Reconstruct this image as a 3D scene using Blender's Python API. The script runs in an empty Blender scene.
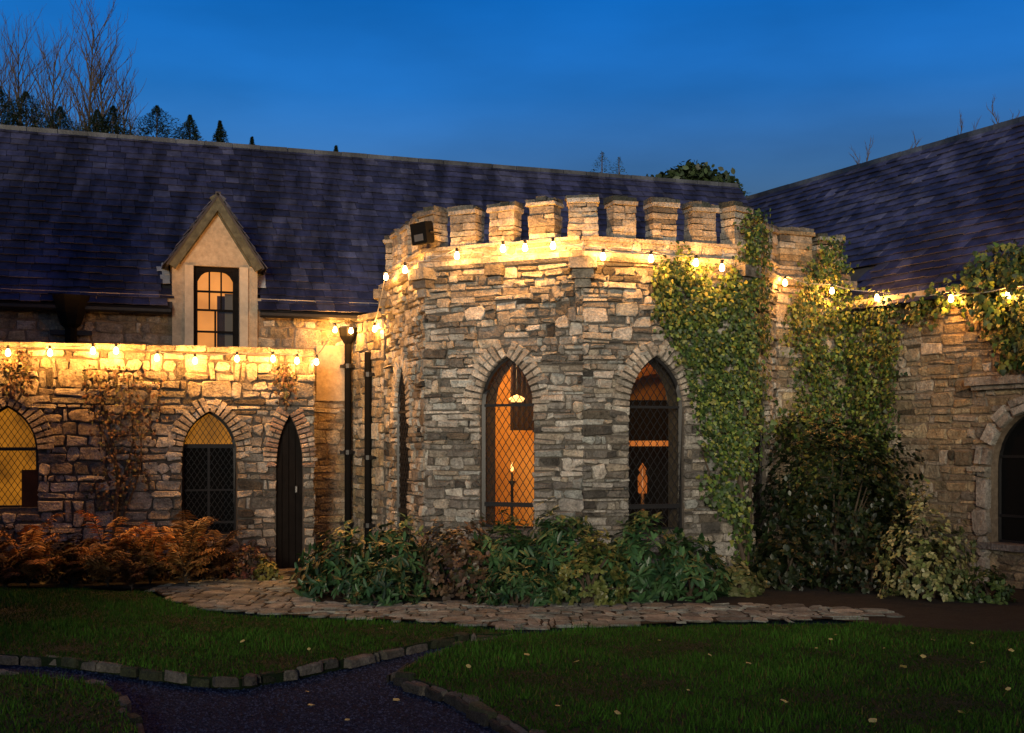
import bpy, math, random
import numpy as np
from mathutils import Vector, Matrix
random.seed(7); rng = np.random.default_rng(7)
S = bpy.context.scene; COL = S.collection
F, CX, HY, EYE = 1200.0, 512.0, 445.0, 1.6

# ------------------------------------------------------------------ camera, sky, light, exposure
cam = bpy.data.cameras.new('camera'); camo = bpy.data.objects.new('camera', cam); COL.objects.link(camo)
camo.location = (0, 0, EYE); camo.rotation_euler = (math.pi/2, 0, 0)
cam.sensor_width = 36; cam.lens = F/1024*36; cam.shift_y = (HY-366.5)/1024; cam.clip_end = 3000; cam.clip_start = .05
S.camera = camo
W = bpy.data.worlds.new('World'); S.world = W; W.use_nodes = True
wn, wl = W.node_tree.nodes, W.node_tree.links
bg = wn['Background']
SUN_EL, SUN_AZ = math.radians(-3.0), math.radians(200)
sky = wn.new('ShaderNodeTexSky'); sky.sky_type = 'NISHITA'; sky.sun_disc = False
sky.sun_elevation = SUN_EL; sky.sun_rotation = SUN_AZ; sky.air_density = 1.0; sky.dust_density = .3; sky.ozone_density = 4.0
tint = wn.new('ShaderNodeMix'); tint.data_type = 'RGBA'; tint.blend_type = 'MULTIPLY'; tint.inputs[0].default_value = 1
tint.inputs[7].default_value = (.07, .95, 1.25, 1)
# dusk: paler towards the horizon, dark overhead, a weak neutral afterglow behind the viewer
tcw = wn.new('ShaderNodeTexCoord'); sx = wn.new('ShaderNodeSeparateXYZ'); wl.new(tcw.outputs['Generated'], sx.inputs[0])
rmp = wn.new('ShaderNodeValToRGB'); wl.new(sx.outputs[2], rmp.inputs[0]); cr = rmp.color_ramp
cr.elements[0].position = .10; cr.elements[0].color = (.36, 1.25, .72, 1)
cr.elements[1].position = 1.0; cr.elements[1].color = (.01, .12, .15, 1)
for p_, c_ in ((.20, (.17, .98, .64, 1)), (.28, (.05, .68, .54, 1)), (.36, (.012, .50, .44, 1)), (.55, (.01, .19, .23, 1))): e_ = cr.elements.new(p_); e_.color = c_
cn = wn.new('ShaderNodeTexNoise'); cn.inputs['Scale'].default_value = 3.2; cn.inputs['Detail'].default_value = 5; cm = wn.new('ShaderNodeMapping'); cm.inputs['Scale'].default_value = (1, 1, 3.5)
wl.new(tcw.outputs['Generated'], cm.inputs[0]); wl.new(cm.outputs[0], cn.inputs['Vector']); cmr = wn.new('ShaderNodeMapRange'); wl.new(cn.outputs[0], cmr.inputs[0])
cmr.inputs[1].default_value = .3; cmr.inputs[2].default_value = .7; cmr.inputs[3].default_value = .80; cmr.inputs[4].default_value = 1.16
cmx = wn.new('ShaderNodeMix'); cmx.data_type = 'RGBA'; cmx.blend_type = 'MULTIPLY'; cmx.inputs[0].default_value = 1; wl.new(rmp.outputs[0], cmx.inputs[6]); wl.new(cmr.outputs[0], cmx.inputs[7])
bk = wn.new('ShaderNodeMapRange'); wl.new(sx.outputs[1], bk.inputs[0]); bk.inputs[1].default_value = .25; bk.inputs[2].default_value = -.35
mxb = wn.new('ShaderNodeMix'); mxb.data_type = 'RGBA'; wl.new(bk.outputs[0], mxb.inputs[0]); wl.new(cmx.outputs[2], mxb.inputs[6]); mxb.inputs[7].default_value = (.17, .19, .12, 1)
wl.new(mxb.outputs[2], tint.inputs[7]); wl.new(sky.outputs[0], tint.inputs[6]); wl.new(tint.outputs[2], bg.inputs[0]); bg.inputs[1].default_value = 21.0
sl = bpy.data.lights.new('sun', 'SUN'); so = bpy.data.objects.new('sun', sl); COL.objects.link(so)
sl.energy = 3.3; sl.angle = math.radians(16); sl.color = (1.0, .86, .64)      # the last glow of the sky behind the viewer
SUN_DIR = Vector((.12, 1, -.13)); so.rotation_euler = SUN_DIR.to_track_quat('-Z', 'Y').to_euler()
so.location = (0, -20, 20)
vs = S.view_settings; vs.view_transform = 'Standard'; vs.look = 'None'; vs.exposure = 0; vs.gamma = 1; vs.use_curve_mapping = False
S.render.engine = 'CYCLES'
BULB_W = 27.0; WARM = (1.0, .39, .065)

# ------------------------------------------------------------------ materials
def mat(name, col=(.5,.5,.5), rough=.8, attr=False, noise=None, bump=None, metal=0, spec=.3, emit=None, streak=False):
    m = bpy.data.materials.new(name); m.use_nodes = True
    n, l = m.node_tree.nodes, m.node_tree.links; b = n['Principled BSDF']
    b.inputs['Roughness'].default_value = rough; b.inputs['Metallic'].default_value = metal
    b.inputs['Specular IOR Level'].default_value = spec
    if attr:
        a = n.new('ShaderNodeVertexColor'); a.layer_name = 'col'; src = a.outputs[0]
    else:
        a = n.new('ShaderNodeRGB'); a.outputs[0].default_value = (*col, 1); src = a.outputs[0]
    tc = n.new('ShaderNodeTexCoord')
    if noise:
        for sc, lo, hi in noise:
            t = n.new('ShaderNodeTexNoise'); t.inputs['Scale'].default_value = sc; t.inputs['Detail'].default_value = 6
            t.inputs['Roughness'].default_value = .65
            l.new(tc.outputs['Object'], t.inputs['Vector'])
            r = n.new('ShaderNodeMapRange'); r.inputs[1].default_value = .3; r.inputs[2].default_value = .7
            r.inputs[3].default_value = lo; r.inputs[4].default_value = hi
            l.new(t.outputs[0], r.inputs[0])
            mx = n.new('ShaderNodeMix'); mx.data_type = 'RGBA'; mx.blend_type = 'MULTIPLY'; mx.inputs[0].default_value = 1
            l.new(src, mx.inputs[6]); l.new(r.outputs[0], mx.inputs[7]); src = mx.outputs[2]
    if streak:
        mp = n.new('ShaderNodeMapping'); mp.inputs['Scale'].default_value = streak
        l.new(tc.outputs['Object'], mp.inputs[0])
        t = n.new('ShaderNodeTexNoise'); t.inputs['Scale'].default_value = 1; t.inputs['Detail'].default_value = 4
        l.new(mp.outputs[0], t.inputs['Vector'])
        r = n.new('ShaderNodeMapRange'); r.inputs[1].default_value = .4; r.inputs[2].default_value = .62
        r.inputs[3].default_value = .38; r.inputs[4].default_value = 1.2
        l.new(t.outputs[0], r.inputs[0])
        mx = n.new('ShaderNodeMix'); mx.data_type = 'RGBA'; mx.blend_type = 'MULTIPLY'; mx.inputs[0].default_value = 1
        l.new(src, mx.inputs[6]); l.new(r.outputs[0], mx.inputs[7]); src = mx.outputs[2]
    l.new(src, b.inputs['Base Color'])
    if bump:
        prev = None
        for sc, st, dist in bump:
            t = n.new('ShaderNodeTexNoise'); t.inputs['Scale'].default_value = sc; t.inputs['Detail'].default_value = 7
            t.inputs['Roughness'].default_value = .6
            l.new(tc.outputs['Object'], t.inputs['Vector'])
            bp = n.new('ShaderNodeBump'); bp.inputs['Strength'].default_value = st; bp.inputs['Distance'].default_value = dist
            l.new(t.outputs[0], bp.inputs['Height'])
            if prev: l.new(prev.outputs[0], bp.inputs['Normal'])
            prev = bp
        l.new(prev.outputs[0], b.inputs['Normal'])
    if emit:
        b.inputs['Emission Color'].default_value = (*emit[0], 1); b.inputs['Emission Strength'].default_value = emit[1]
    return m
M = {}
M['stone'] = mat('rubble_stone', attr=True, rough=.9, noise=[(1.6, .62, 1.3), (9, .55, 1.35), (45, .62, 1.3)], bump=[(9, 1.0, .09), (32, 1.0, .04), (90, .8, .015)])
M['mortar'] = mat('mortar', (.09, .08, .068), .95, noise=[(20, .6, 1.3)], bump=[(40, .8, .02)])
M['mortar_pale'] = mat('mortar_pale', (.20, .155, .11), .95, noise=[(14, .55, 1.3)], bump=[(30, .8, .03)])
M['plaster'] = mat('lime_plaster', (.40, .33, .24), .9, noise=[(3, .7, 1.15), (18, .75, 1.15)], bump=[(25, .4, .02)])
M['slate'] = mat('roof_slate', attr=True, rough=.5, noise=[(6, .6, 1.3), (30, .75, 1.2)], bump=[(30, .35, .01)], streak=(3.2, .45, .45), spec=.5)
M['lead'] = mat('lead_flashing', (.34, .36, .38), .5, noise=[(8, .7, 1.2)])
M['timber'] = mat('weathered_timber', (.075, .078, .055), .8, noise=[(12, .5, 1.4)], bump=[(30, .4, .01)])
M['timber_dark'] = mat('dark_timber', (.010, .008, .007), .8, spec=.1, noise=[(12, .6, 1.3)])
M['iron'] = mat('black_iron', (.012, .012, .013), .45, noise=[(20, .7, 1.2)])
M['leaf'] = mat('foliage', attr=True, rough=.55, spec=.35, noise=[(25, .75, 1.2)])
M['leaf_gloss'] = mat('glossy_foliage', attr=True, rough=.42, spec=.35, noise=[(25, .75, 1.2)])
M['grass'] = mat('grass_blades', attr=True, rough=.8, spec=.08)
M['bark'] = mat('bark', (.06, .045, .032), .9, noise=[(20, .6, 1.3)], bump=[(40, .6, .01)])
M['soil'] = mat('soil', (.012, .012, .010), .95, noise=[(5, .5, 1.4)], bump=[(15, 1, .04)])
M['turf'] = mat('turf', (.007, .020, .004), .95, noise=[(3, .6, 1.3), (40, .6, 1.3)], bump=[(60, .8, .03)])
M['asphalt'] = mat('asphalt', (.007, .019, .050), .9, noise=[(2, .6, 1.3), (55, .25, 2.2)], bump=[(60, 1.0, .03), (140, 1, .02)], spec=.08)
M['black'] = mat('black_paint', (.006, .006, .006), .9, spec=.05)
M['cable'] = mat('pale_cable', (.30, .30, .28), .6)
M['darkroof'] = mat('flat_roof_felt', (.04, .04, .045), .8, noise=[(4, .7, 1.2)])
M['room'] = mat('ochre_plaster', (.62, .30, .07), .9, noise=[(2, .8, 1.1)])
M['curtain'] = mat('brown_curtain', (.04, .018, .010), .95, noise=[(6, .6, 1.3)])
M['wood'] = mat('polished_wood', (.30, .12, .035), .4, noise=[(9, .7, 1.2)])
M['bulb'] = mat('lit_bulb', (1, .8, .5), .3, emit=((1.0, .70, .30), 14))
M['flame'] = mat('lit_shade', (1, .7, .3), .3, emit=((1.0, .55, .18), 2.2))
M['reflector'] = mat('reflector', (.12, .12, .12), .25, metal=.3)
def bulbmat():
    m = M['bulb']; n, l = m.node_tree.nodes, m.node_tree.links; n.remove(n['Principled BSDF'])
    t = n.new('ShaderNodeBsdfTransparent'); e = n.new('ShaderNodeEmission'); e.inputs[0].default_value = (1, .70, .30, 1); e.inputs[1].default_value = 14
    a = n.new('ShaderNodeAddShader'); l.new(t.outputs[0], a.inputs[0]); l.new(e.outputs[0], a.inputs[1]); l.new(a.outputs[0], n['Material Output'].inputs[0])
bulbmat()
def glass(name, tintc, gl=.10, tr=.9):
    m = bpy.data.materials.new(name); m.use_nodes = True; n, l = m.node_tree.nodes, m.node_tree.links
    n.remove(n['Principled BSDF']); t = n.new('ShaderNodeBsdfTransparent'); t.inputs[0].default_value = (*tintc, 1)
    g = n.new('ShaderNodeBsdfGlossy'); g.inputs['Roughness'].default_value = .08
    g.inputs[0].default_value = (.8, .85, .9, 1)
    x = n.new('ShaderNodeMixShader'); x.inputs[0].default_value = gl
    l.new(t.outputs[0], x.inputs[1]); l.new(g.outputs[0], x.inputs[2]); l.new(x.outputs[0], n['Material Output'].inputs[0]); return m
M['glass'] = glass('window_glass', (.92, .88, .8), .05)
def litpane(name, col, strength, sc=3, lo=.5):
    m = mat(name, (.05, .04, .02), .3); n, l = m.node_tree.nodes, m.node_tree.links; b = n['Principled BSDF']
    tc = n.new('ShaderNodeTexCoord'); t = n.new('ShaderNodeTexNoise'); t.inputs['Scale'].default_value = sc; t.inputs['Detail'].default_value = 3
    l.new(tc.outputs['Object'], t.inputs['Vector'])
    r = n.new('ShaderNodeMapRange'); r.inputs[1].default_value = .3; r.inputs[2].default_value = .7
    r.inputs[3].default_value = strength*lo; r.inputs[4].default_value = strength*1.25
    l.new(t.outputs[0], r.inputs[0]); l.new(r.outputs[0], b.inputs['Emission Strength'])
    b.inputs['Emission Color'].default_value = (*col, 1); return m
M['amber'] = litpane('lit_amber_glass', (1.0, .35, .02), .30)
M['amber_dim'] = litpane('lit_amber_glass_dim', (1.0, .50, .05), .22)
M['lit_blind'] = litpane('lit_blind', (1.0, .36, .07), .85, 2, .7)

# ------------------------------------------------------------------ mesh helpers
class MB:
    def __init__(s): s.v = []; s.f = []; s.c = []; s.n = 0
    def add(s, vs, fs, col=(.5,.5,.5)):
        b = s.n; s.v.extend([tuple(p) for p in vs]); s.f.extend([tuple(i+b for i in f) for f in fs])
        s.c.extend([col]*len(vs)); s.n += len(vs)
    def box(s, o, ax, ay, az, x, y, z, col=(.5,.5,.5), j=0):
        """box between x=(x0,x1).. along axes ax, ay, az from o"""
        vs = []
        for k in z:
            for q in y:
                for i in x:
                    p = o + ax*i + ay*q + az*k
                    if j: p = p + Vector((random.uniform(-j, j), random.uniform(-j, j), random.uniform(-j, j)))
                    vs.append(p)
        s.add(vs, [(0,1,3,2),(4,6,7,5),(0,4,5,1),(2,3,7,6),(0,2,6,4),(1,5,7,3)], col)
    def tube(s, pts, r, n=6, col=(.5,.5,.5), cap=True):
        pts = [Vector(p) for p in pts]; rs = r if isinstance(r, (list, tuple)) else [r]*len(pts)
        vs = []; up = Vector((0, 0, 1))
        for i, p in enumerate(pts):
            d = (pts[min(i+1, len(pts)-1)] - pts[max(i-1, 0)])
            d = d.normalized() if d.length > 1e-9 else up
            a = d.cross(up if abs(d.z) < .95 else Vector((1, 0, 0))).normalized(); b = d.cross(a)
            for k in range(n):
                t = 2*math.pi*(k+.5)/n; vs.append(p + a*(math.cos(t)*rs[i]) + b*(math.sin(t)*rs[i]))
        fs = [(i*n+k, i*n+(k+1) % n, (i+1)*n+(k+1) % n, (i+1)*n+k) for i in range(len(pts)-1) for k in range(n)]
        if cap: fs += [tuple(range(n)), tuple(range((len(pts)-1)*n, len(pts)*n))[::-1]]
        s.add(vs, fs, col)
    def lathe(s, o, prof, n=16, col=(.5,.5,.5)):
        vs = [o + Vector((math.cos(2*math.pi*k/n)*r, math.sin(2*math.pi*k/n)*r, z)) for r, z in prof for k in range(n)]
        fs = [(i*n+k, i*n+(k+1) % n, (i+1)*n+(k+1) % n, (i+1)*n+k) for i in range(len(prof)-1) for k in range(n)]
        s.add(vs, fs, col)
    def build(s, name, m, parent=None, smooth=False, extra=None):
        me = bpy.data.meshes.new(name); me.from_pydata(s.v, [], s.f)
        ca = me.color_attributes.new('col', 'FLOAT_COLOR', 'POINT')
        arr = np.ones((len(s.v), 4), np.float32); arr[:, :3] = np.array(s.c, np.float32).reshape(-1, 3); ca.data.foreach_set('color', arr.ravel())
        return link(name, me, m, parent, smooth)
def link(name, me, m, parent=None, smooth=False):
    me.materials.append(m)
    if smooth: me.polygons.foreach_set('use_smooth', [True]*len(me.polygons))
    o = bpy.data.objects.new(name, me); COL.objects.link(o)
    if parent is not None:
        o.parent = parent; o.matrix_parent_inverse = Matrix.Translation(parent.location).inverted()
        if parent.parent is not None: o.matrix_parent_inverse = Matrix.Identity(4)
    return o
def np_mesh(name, V, Fc, C, m, parent=None, smooth=False):
    """V (n,3), Fc (k,s) all the same size, C (n,3)"""
    me = bpy.data.meshes.new(name); s = Fc.shape[1]
    me.vertices.add(len(V)); me.vertices.foreach_set('co', V.astype(np.float32).ravel())
    me.loops.add(Fc.size); me.loops.foreach_set('vertex_index', Fc.astype(np.int32).ravel())
    me.polygons.add(len(Fc)); me.polygons.foreach_set('loop_start', np.arange(0, Fc.size, s, dtype=np.int32))
    me.polygons.foreach_set('loop_total', np.full(len(Fc), s, np.int32))
    me.update(calc_edges=True); me.validate()
    ca = me.color_attributes.new('col', 'FLOAT_COLOR', 'POINT')
    arr = np.ones((len(V), 4), np.float32); arr[:, :3] = C; ca.data.foreach_set('color', arr.ravel())
    return link(name, me, m, parent, smooth)
def tag(o, label, cat, group=None, kind=None):
    o['label'] = label; o['category'] = cat
    if group: o['group'] = group
    if kind: o['kind'] = kind
    return o
def thing(name, loc, label, cat, group=None):
    o = bpy.data.objects.new(name, None); COL.objects.link(o); o.location = loc; o.empty_display_size = .2
    bpy.context.view_layer.update() if False else None
    return tag(o, label, cat, group)
def V3(x, y, z=0): return Vector((x, y, z))
UP = Vector((0, 0, 1))

# vertical planes seen in plan: (point, unit direction, outward normal)
class Wall:
    def __init__(s, a, b):
        s.a = Vector((a[0], a[1], 0)); s.b = Vector((b[0], b[1], 0)); s.L = (s.b-s.a).length; s.u = (s.b-s.a)/s.L
        n = Vector((s.u.y, -s.u.x, 0)); s.n = n           # outward: to the right of travel a->b
    def P(s, u, z, o=0): return s.a + s.u*u + UP*z + s.n*o
    def hit(s, px, off=0):                                # u and depth of the plan ray through px
        t = (px-CX)/F; a = s.a + s.n*off; # a + u*k = (tY, Y)
        k = (t*a.y - a.x)/(s.u.x - t*s.u.y); return k, a.y + s.u.y*k
    def px(s, px, py, off=0):                             # (u, z) on the wall under pixel
        k, Y = s.hit(px, off); return k, EYE + (HY-py)/F*Y
def ground(px, py, z=0): Y = (EYE-z)*F/(py-HY); return ((px-CX)/F*Y, Y)
def rc(pal, lo=.75, hi=1.25):
    c = random.choice(pal); k = random.uniform(lo, hi); return tuple(min(.9, x*k) for x in c)

# ------------------------------------------------------------------ pointed arch openings
class Arch:
    def __init__(s, u, w, z0, zs, za):
        s.u, s.w, s.z0, s.zs, s.za = u, w, z0, zs, za; s.h = za-zs
        s.r = ((w/2)**2 + s.h**2)/w
    def hw(s, z):
        if z < s.z0 or z > s.za: return 0
        if z <= s.zs: return s.w/2
        return max(0, math.sqrt(max(0, s.r**2-(z-s.zs)**2)) - (s.r-s.w/2))
    def top(s, du):
        du = abs(du)
        if du >= s.w/2: return s.zs
        return s.zs + math.sqrt(max(0, s.r**2-(du+s.r-s.w/2)**2))
    def outline(s, n=10, inset=0):
        w = s.w/2-inset; pts = [(-w, s.z0+inset), (-w, s.zs)]
        phi = math.asin(min(1, s.h/s.r))
        cx = s.r-s.w/2; R = s.r-inset; ph = math.acos(min(1, cx/R))
        for i in range(1, n+1): a = ph*i/n; pts.append((cx-R*math.cos(a), s.zs+R*math.sin(a)))
        for i in range(n-1, -1, -1): a = ph*i/n; pts.append((-cx+R*math.cos(a), s.zs+R*math.sin(a)))
        pts.append((w, s.z0+inset)); return [(s.u+x, z) for x, z in pts]
    def inside(s, u, z, m=0): return s.z0+m < z and abs(u-s.u) < s.hw(z)-m

def backing(mb, wall, z0, z1, arches, thick=.35, u0=0, u1=None, off=0):
    u1 = wall.L if u1 is None else u1
    cuts = [u0, u1]
    for a in arches: cuts += [a.u - a.w/2 + a.w*i/16 for i in range(17)]
    cuts = sorted(set(round(c, 5) for c in cuts if u0-1e-6 <= c <= u1+1e-6))
    for o, flip in ((off, 0), (off-thick, 1)):
        for p, q in zip(cuts, cuts[1:]):
            m_ = (p+q)/2; a = next((a for a in arches if abs(m_-a.u) < a.w/2), None)
            if a is None: mb.add([wall.P(p, z0, o), wall.P(q, z0, o), wall.P(q, z1, o), wall.P(p, z1, o)], [(0,1,2,3)])
            else:
                mb.add([wall.P(p, a.top(p-a.u), o), wall.P(q, a.top(q-a.u), o), wall.P(q, z1, o), wall.P(p, z1, o)], [(0,1,2,3)])
                if a.z0 > z0+.01: mb.add([wall.P(p, z0, o), wall.P(q, z0, o), wall.P(q, a.z0, o), wall.P(p, a.z0, o)], [(0,1,2,3)])
    for a in arches:
        o_ = a.outline(); n = len(o_)
        mb.add([wall.P(u, z, off+.004) for u, z in o_] + [wall.P(u, z, off-thick) for u, z in o_], [(i, (i+1) % n, (i+1) % n+n, i+n) for i in range(n)])
    mb.add([wall.P(u0, z1, off), wall.P(u1, z1, off), wall.P(u1, z1, off-thick), wall.P(u0, z1, off-thick)], [(0,1,2,3)])
    for u in (u0, u1): mb.add([wall.P(u, z0, off), wall.P(u, z1, off), wall.P(u, z1, off-thick), wall.P(u, z0, off-thick)], [(0,1,2,3)])

def stone(mb, P, u0, u1, z0, z1, prot, col, rnd=.25):
    """one rough stone; P(u, z, out) gives the point"""
    w, h = u1-u0, z1-z0; c = min(w, h)*rnd*random.uniform(.6, 2.4); j = lambda k: random.uniform(-k, k)
    jj = min(.016, h*.2, w*.15)
    o = [(u0+c, z0), (u1-c, z0), (u1, z0+c), (u1, z1-c), (u1-c, z1), (u0+c, z1), (u0, z1-c), (u0, z0+c)]
    mu, mz = (u0+u1)/2, (z0+z1)/2; sk = j(.05); sk2 = j(.10)
    o = [(a+j(jj)+(b-mz)*sk2, b+j(jj)+(a-mu)*sk) for a, b in o]
    vs = [P(a, b, -.01) for a, b in o]; k1 = prot*random.uniform(.55, .9)
    b = min(.010, h*.12); tilt = (j(.006), j(.006))
    for lvl, ins in ((k1, b*.35), (prot, b*1.3)):
        for a_, z_ in o:
            du, dz = a_-mu, z_-mz
            vs.append(P(a_-math.copysign(min(ins, abs(du)), du), z_-math.copysign(min(ins, abs(dz)), dz), lvl + (tilt[0]*du/w*2 + tilt[1]*dz/h*2 + j(.003))))
    vs.append(P(mu+j(w*.15), mz+j(h*.15), prot+j(.006)))
    fs = []
    for l in (0, 8):
        for i in range(8): fs.append((l+i, l+(i+1) % 8, l+8+(i+1) % 8, l+8+i))
    for i in range(8): fs.append((16+i, 16+(i+1) % 8, 24))
    mb.add(vs, fs, col)

def rubble(mb, P, u0, u1, z0, z1, hs, ws, pal, arches=(), gap=.010, prot=(.012, .035), tall=.15, margin=.08, keep=None, dark=.0, rnd_=.12):
    zs = [z0]
    while zs[-1] < z1-hs[0]*.8: zs.append(min(z1, zs[-1] + random.uniform(*hs)))
    zs[-1] = z1; n = len(zs)-1; blocked = [[] for _ in range(n+2)]
    for i in range(n):
        a, b = zs[i], zs[i+1]; bl = list(blocked[i])
        for ar in arches:
            h = max(ar.hw(a+.001), ar.hw((a+b)/2), ar.hw(b-.001) if b < ar.za else 0)
            if b > ar.zs and h > 0 or (a < ar.za+.1 and b > ar.zs):
                if h > 0: h += margin
            if h > 0: bl.append((ar.u-h, ar.u+h))
        bl.sort(); free = []; cur = u0
        for p, q in bl:
            if p > cur: free.append((cur, min(p, u1)))
            cur = max(cur, q)
        if cur < u1: free.append((cur, u1))
        for p, q in free:
            x = p
            while x < q-.015:
                w = random.uniform(*ws)*(1 if random.random() > .25 else .5)
                if q-(x+w) < ws[0]*.5: w = q-x
                hi = b
                if i+1 < n and random.random() < tall and not any(x+w > s and x < t for s, t in blocked[i+1]) and not any(abs(x+w/2-ar.u) < ar.w/2+margin*2+w/2 and zs[i+2] > ar.z0 and a < ar.za+.1 for ar in arches):
                    blocked[i+1].append((x, x+w)); hi = zs[i+2]
                if keep is None or keep(x+w/2, (a+hi)/2):
                    col = rc(pal)
                    if random.random() < dark: col = tuple(c*.35 for c in col)
                    stone(mb, P, x+gap/2, x+w-gap/2, a+gap/2, hi-gap/2, random.uniform(*prot), col, rnd_)
                x += w

def voussoirs(wall, a, t, sw, pal, prot, name, parent, off=0, down=0):
    mb = MB(); cx = a.r-a.w/2; ph = math.acos(min(1, cx/a.r)); n = max(4, int(a.r*ph/sw))
    for side in (-1, 1):
        for i in range(n):
            g = .0; p0, p1 = ph*(i+.13)/n, ph*(i+.87)/n; tt = t*random.uniform(.88, 1.08); r0 = a.r-.004
            if i == n-1: p1 = ph*(i+.98)/n
            rows = [(r0, r0+tt)] if random.random() < .55 else [(r0, r0+tt*.48), (r0+tt*.52, r0+tt)]
            for ra, rb in rows:
                pr = prot*random.uniform(.75, 1.15); col = rc(pal); vs = []
                for o, e in ((-.02, 0), (pr*.7, 0), (pr, .006)):
                    for r, p in ((ra+e, p0+e), (rb-e, p0+e*.6), (rb-e, p1-e*.6), (ra+e, p1-e)):
                        x = cx - r*math.cos(p)
                        if x > -.002: x = -.002                    # both sides meet at the crown
                        vs.append(wall.P(a.u + (x if side < 0 else -x), a.zs + r*math.sin(p), off+o))
                fs = [(l+k, l+(k+1) % 4, l+4+(k+1) % 4, l+4+k) for l in (0, 4) for k in range(4)] + [(8, 9, 10, 11), (3, 2, 1, 0)]
                mb.add(vs, fs, col)
        for i in range(down):                                # jamb stones below the springing
            z1 = a.zs - i*sw*1.35; z0 = z1 - sw*1.25; wd = t*random.uniform(.7, 1.05)
            ua = a.u + side*a.w/2; ub = ua + side*wd; lo, hi = min(ua, ub), max(ua, ub)
            if z0 < a.z0: break
            stone(mb, wall.P, lo, hi, z0, z1, prot, rc(pal), .12)
    return mb.build(name, M['stone'], parent)

def window(wall, a, parent, set_=.14, bars=(), lattice=.095, glassm='glass', panes=None, off=0, r=.022, lat_r=.0045, mull=()):
    o = -set_+off; mb = MB(); out = a.outline(inset=.012)
    pts = [wall.P(u, z, o) for u, z in out]; pts.append(pts[0]); mb.tube(pts, r, 4)
    for z, th in bars:
        h = a.hw(z)-.01
        mb.box(wall.P(a.u, z, o), wall.u, wall.n, UP, (-h, h), (-.016, .016), (-th/2, th/2))
    for u_, za_, zb_ in mull: mb.box(wall.P(a.u+u_, 0, o), wall.u, wall.n, UP, (-.014, .014), (-.015, .015), (za_, zb_))
    fr = mb.build('window_frame', M['iron'], parent)
    if lattice:
        mb = MB(); dz = lattice*1.5; step = .02
        for sgn in (-1, 1):
            for k in range(-40, 60):
                z = a.z0 + k*dz; run = []
                for i in range(int(a.w/step)+2):
                    du = -a.w/2 + i*step; zz = z + sgn*du*1.5
                    if a.inside(a.u+du, zz, .012): run.append((a.u+du, zz))
                    elif run:
                        if len(run) > 1: mb.tube([wall.P(*run[0], o+.004), wall.P(*run[-1], o+.004)], lat_r, 4, cap=False)
                        run = []
                if len(run) > 1: mb.tube([wall.P(*run[0], o+.004), wall.P(*run[-1], o+.004)], lat_r, 4, cap=False)
        lt = mb.build('lead_lattice', M['iron'], fr)
    for zlo, zhi, gm in (panes or [(a.z0, a.za, glassm)]):
        b = Arch(a.u, a.w, a.z0, a.zs, a.za); poly = [(u, z) for u, z in b.outline(inset=.012)]
        res = []
        for i in range(len(poly)):                            # clip to zlo..zhi
            res.append(poly[i])
        def clip(pl, zc, keep_above):
            outp = []
            for i in range(len(pl)):
                p, q = pl[i], pl[(i+1) % len(pl)]; ip = (p[1] >= zc) == keep_above; iq = (q[1] >= zc) == keep_above
                if ip: outp.append(p)
                if ip != iq: t = (zc-p[1])/(q[1]-p[1]); outp.append((p[0]+(q[0]-p[0])*t, zc))
            return outp
        res = clip(clip(res, zlo, True), zhi, False)
        if len(res) < 3: continue
        mb = MB(); mb.add([wall.P(u, z, o-.006) for u, z in res], [tuple(range(len(res)))])
        mb.build('pane', M[gm], fr)
    return fr

# palettes (albedo)
GREY = [(.36,.34,.30), (.25,.235,.21), (.44,.41,.36), (.32,.29,.24), (.17,.16,.145), (.38,.33,.26), (.50,.47,.42), (.23,.215,.19), (.30,.31,.29)]
CREAM = [(.42,.37,.30), (.34,.30,.24), (.50,.46,.38), (.28,.25,.21), (.38,.32,.24), (.46,.42,.36), (.24,.21,.18)]
BROWN = [(.33,.26,.16), (.27,.22,.15), (.40,.33,.21), (.30,.26,.19), (.23,.19,.13), (.36,.28,.17)]
LIGHTV = [(.46,.42,.36), (.40,.36,.30), (.50,.47,.41), (.34,.30,.25)]
PINKV = [(.42,.30,.24), (.48,.38,.30), (.36,.26,.20), (.46,.42,.36)]

# ================================================================== GROUND
def poly_obj(name, pts, z, m, thick=0):
    mb = MB(); n = len(pts); vs = [V3(x, y, z) for x, y in pts]; fs = [tuple(range(n))]
    if thick:
        vs += [V3(x, y, z-thick) for x, y in pts]; fs += [(i, (i+1) % n, (i+1) % n+n, i+n) for i in range(n)]
    mb.add(vs, fs); return mb.build(name, m)
g = poly_obj('ground', [(-250,-100), (250,-100), (250,400), (-250,400)], -.02, M['soil']); g['kind'] = 'structure'
asph = poly_obj('path', [(-14,-6), (14,-6), (14,12.2), (-14,12.2)], 0.0, M['asphalt']); asph['kind'] = 'structure'
def G(l, z=0): return [ground(x, y, z) for x, y in l]
LZ = .07
L1 = [(-330,587),(0,588),(150,592),(172,603),(205,612),(262,617),(345,621),(440,625),(522,633),(470,634),(430,641),(372,653),(322,664),(282,672),(240,679),(190,676),(140,668),(60,658),(-120,646),(-330,640)]
L2 = [(398,673),(425,657),(466,643),(520,634),(600,629),(720,625),(860,624),(1000,632),(1300,640),(1500,860),(720,880),(600,780),(545,738),(500,714),(450,690)]
L3 = [(-400,668),(20,674),(100,684),(118,697),(138,733),(165,790),(-400,900)]
lawns = []
for nm, l in (('lawn', L1), ('lawn', L2), ('lawn', L3)):
    pl = G(l, LZ); o = poly_obj(nm, pl, LZ, M['turf'], .09); o['kind'] = 'structure'; lawns.append(pl)
soil = poly_obj('flower_bed', G([(-330,583),(0,586),(150,589),(225,577),(285,575),(300,590),(305,607),(720,609),(860,622),(900,629),(1010,636),(1300,645),(1300,480),(-330,480)], .03), .03, M['soil']); soil['kind'] = 'structure'
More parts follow.
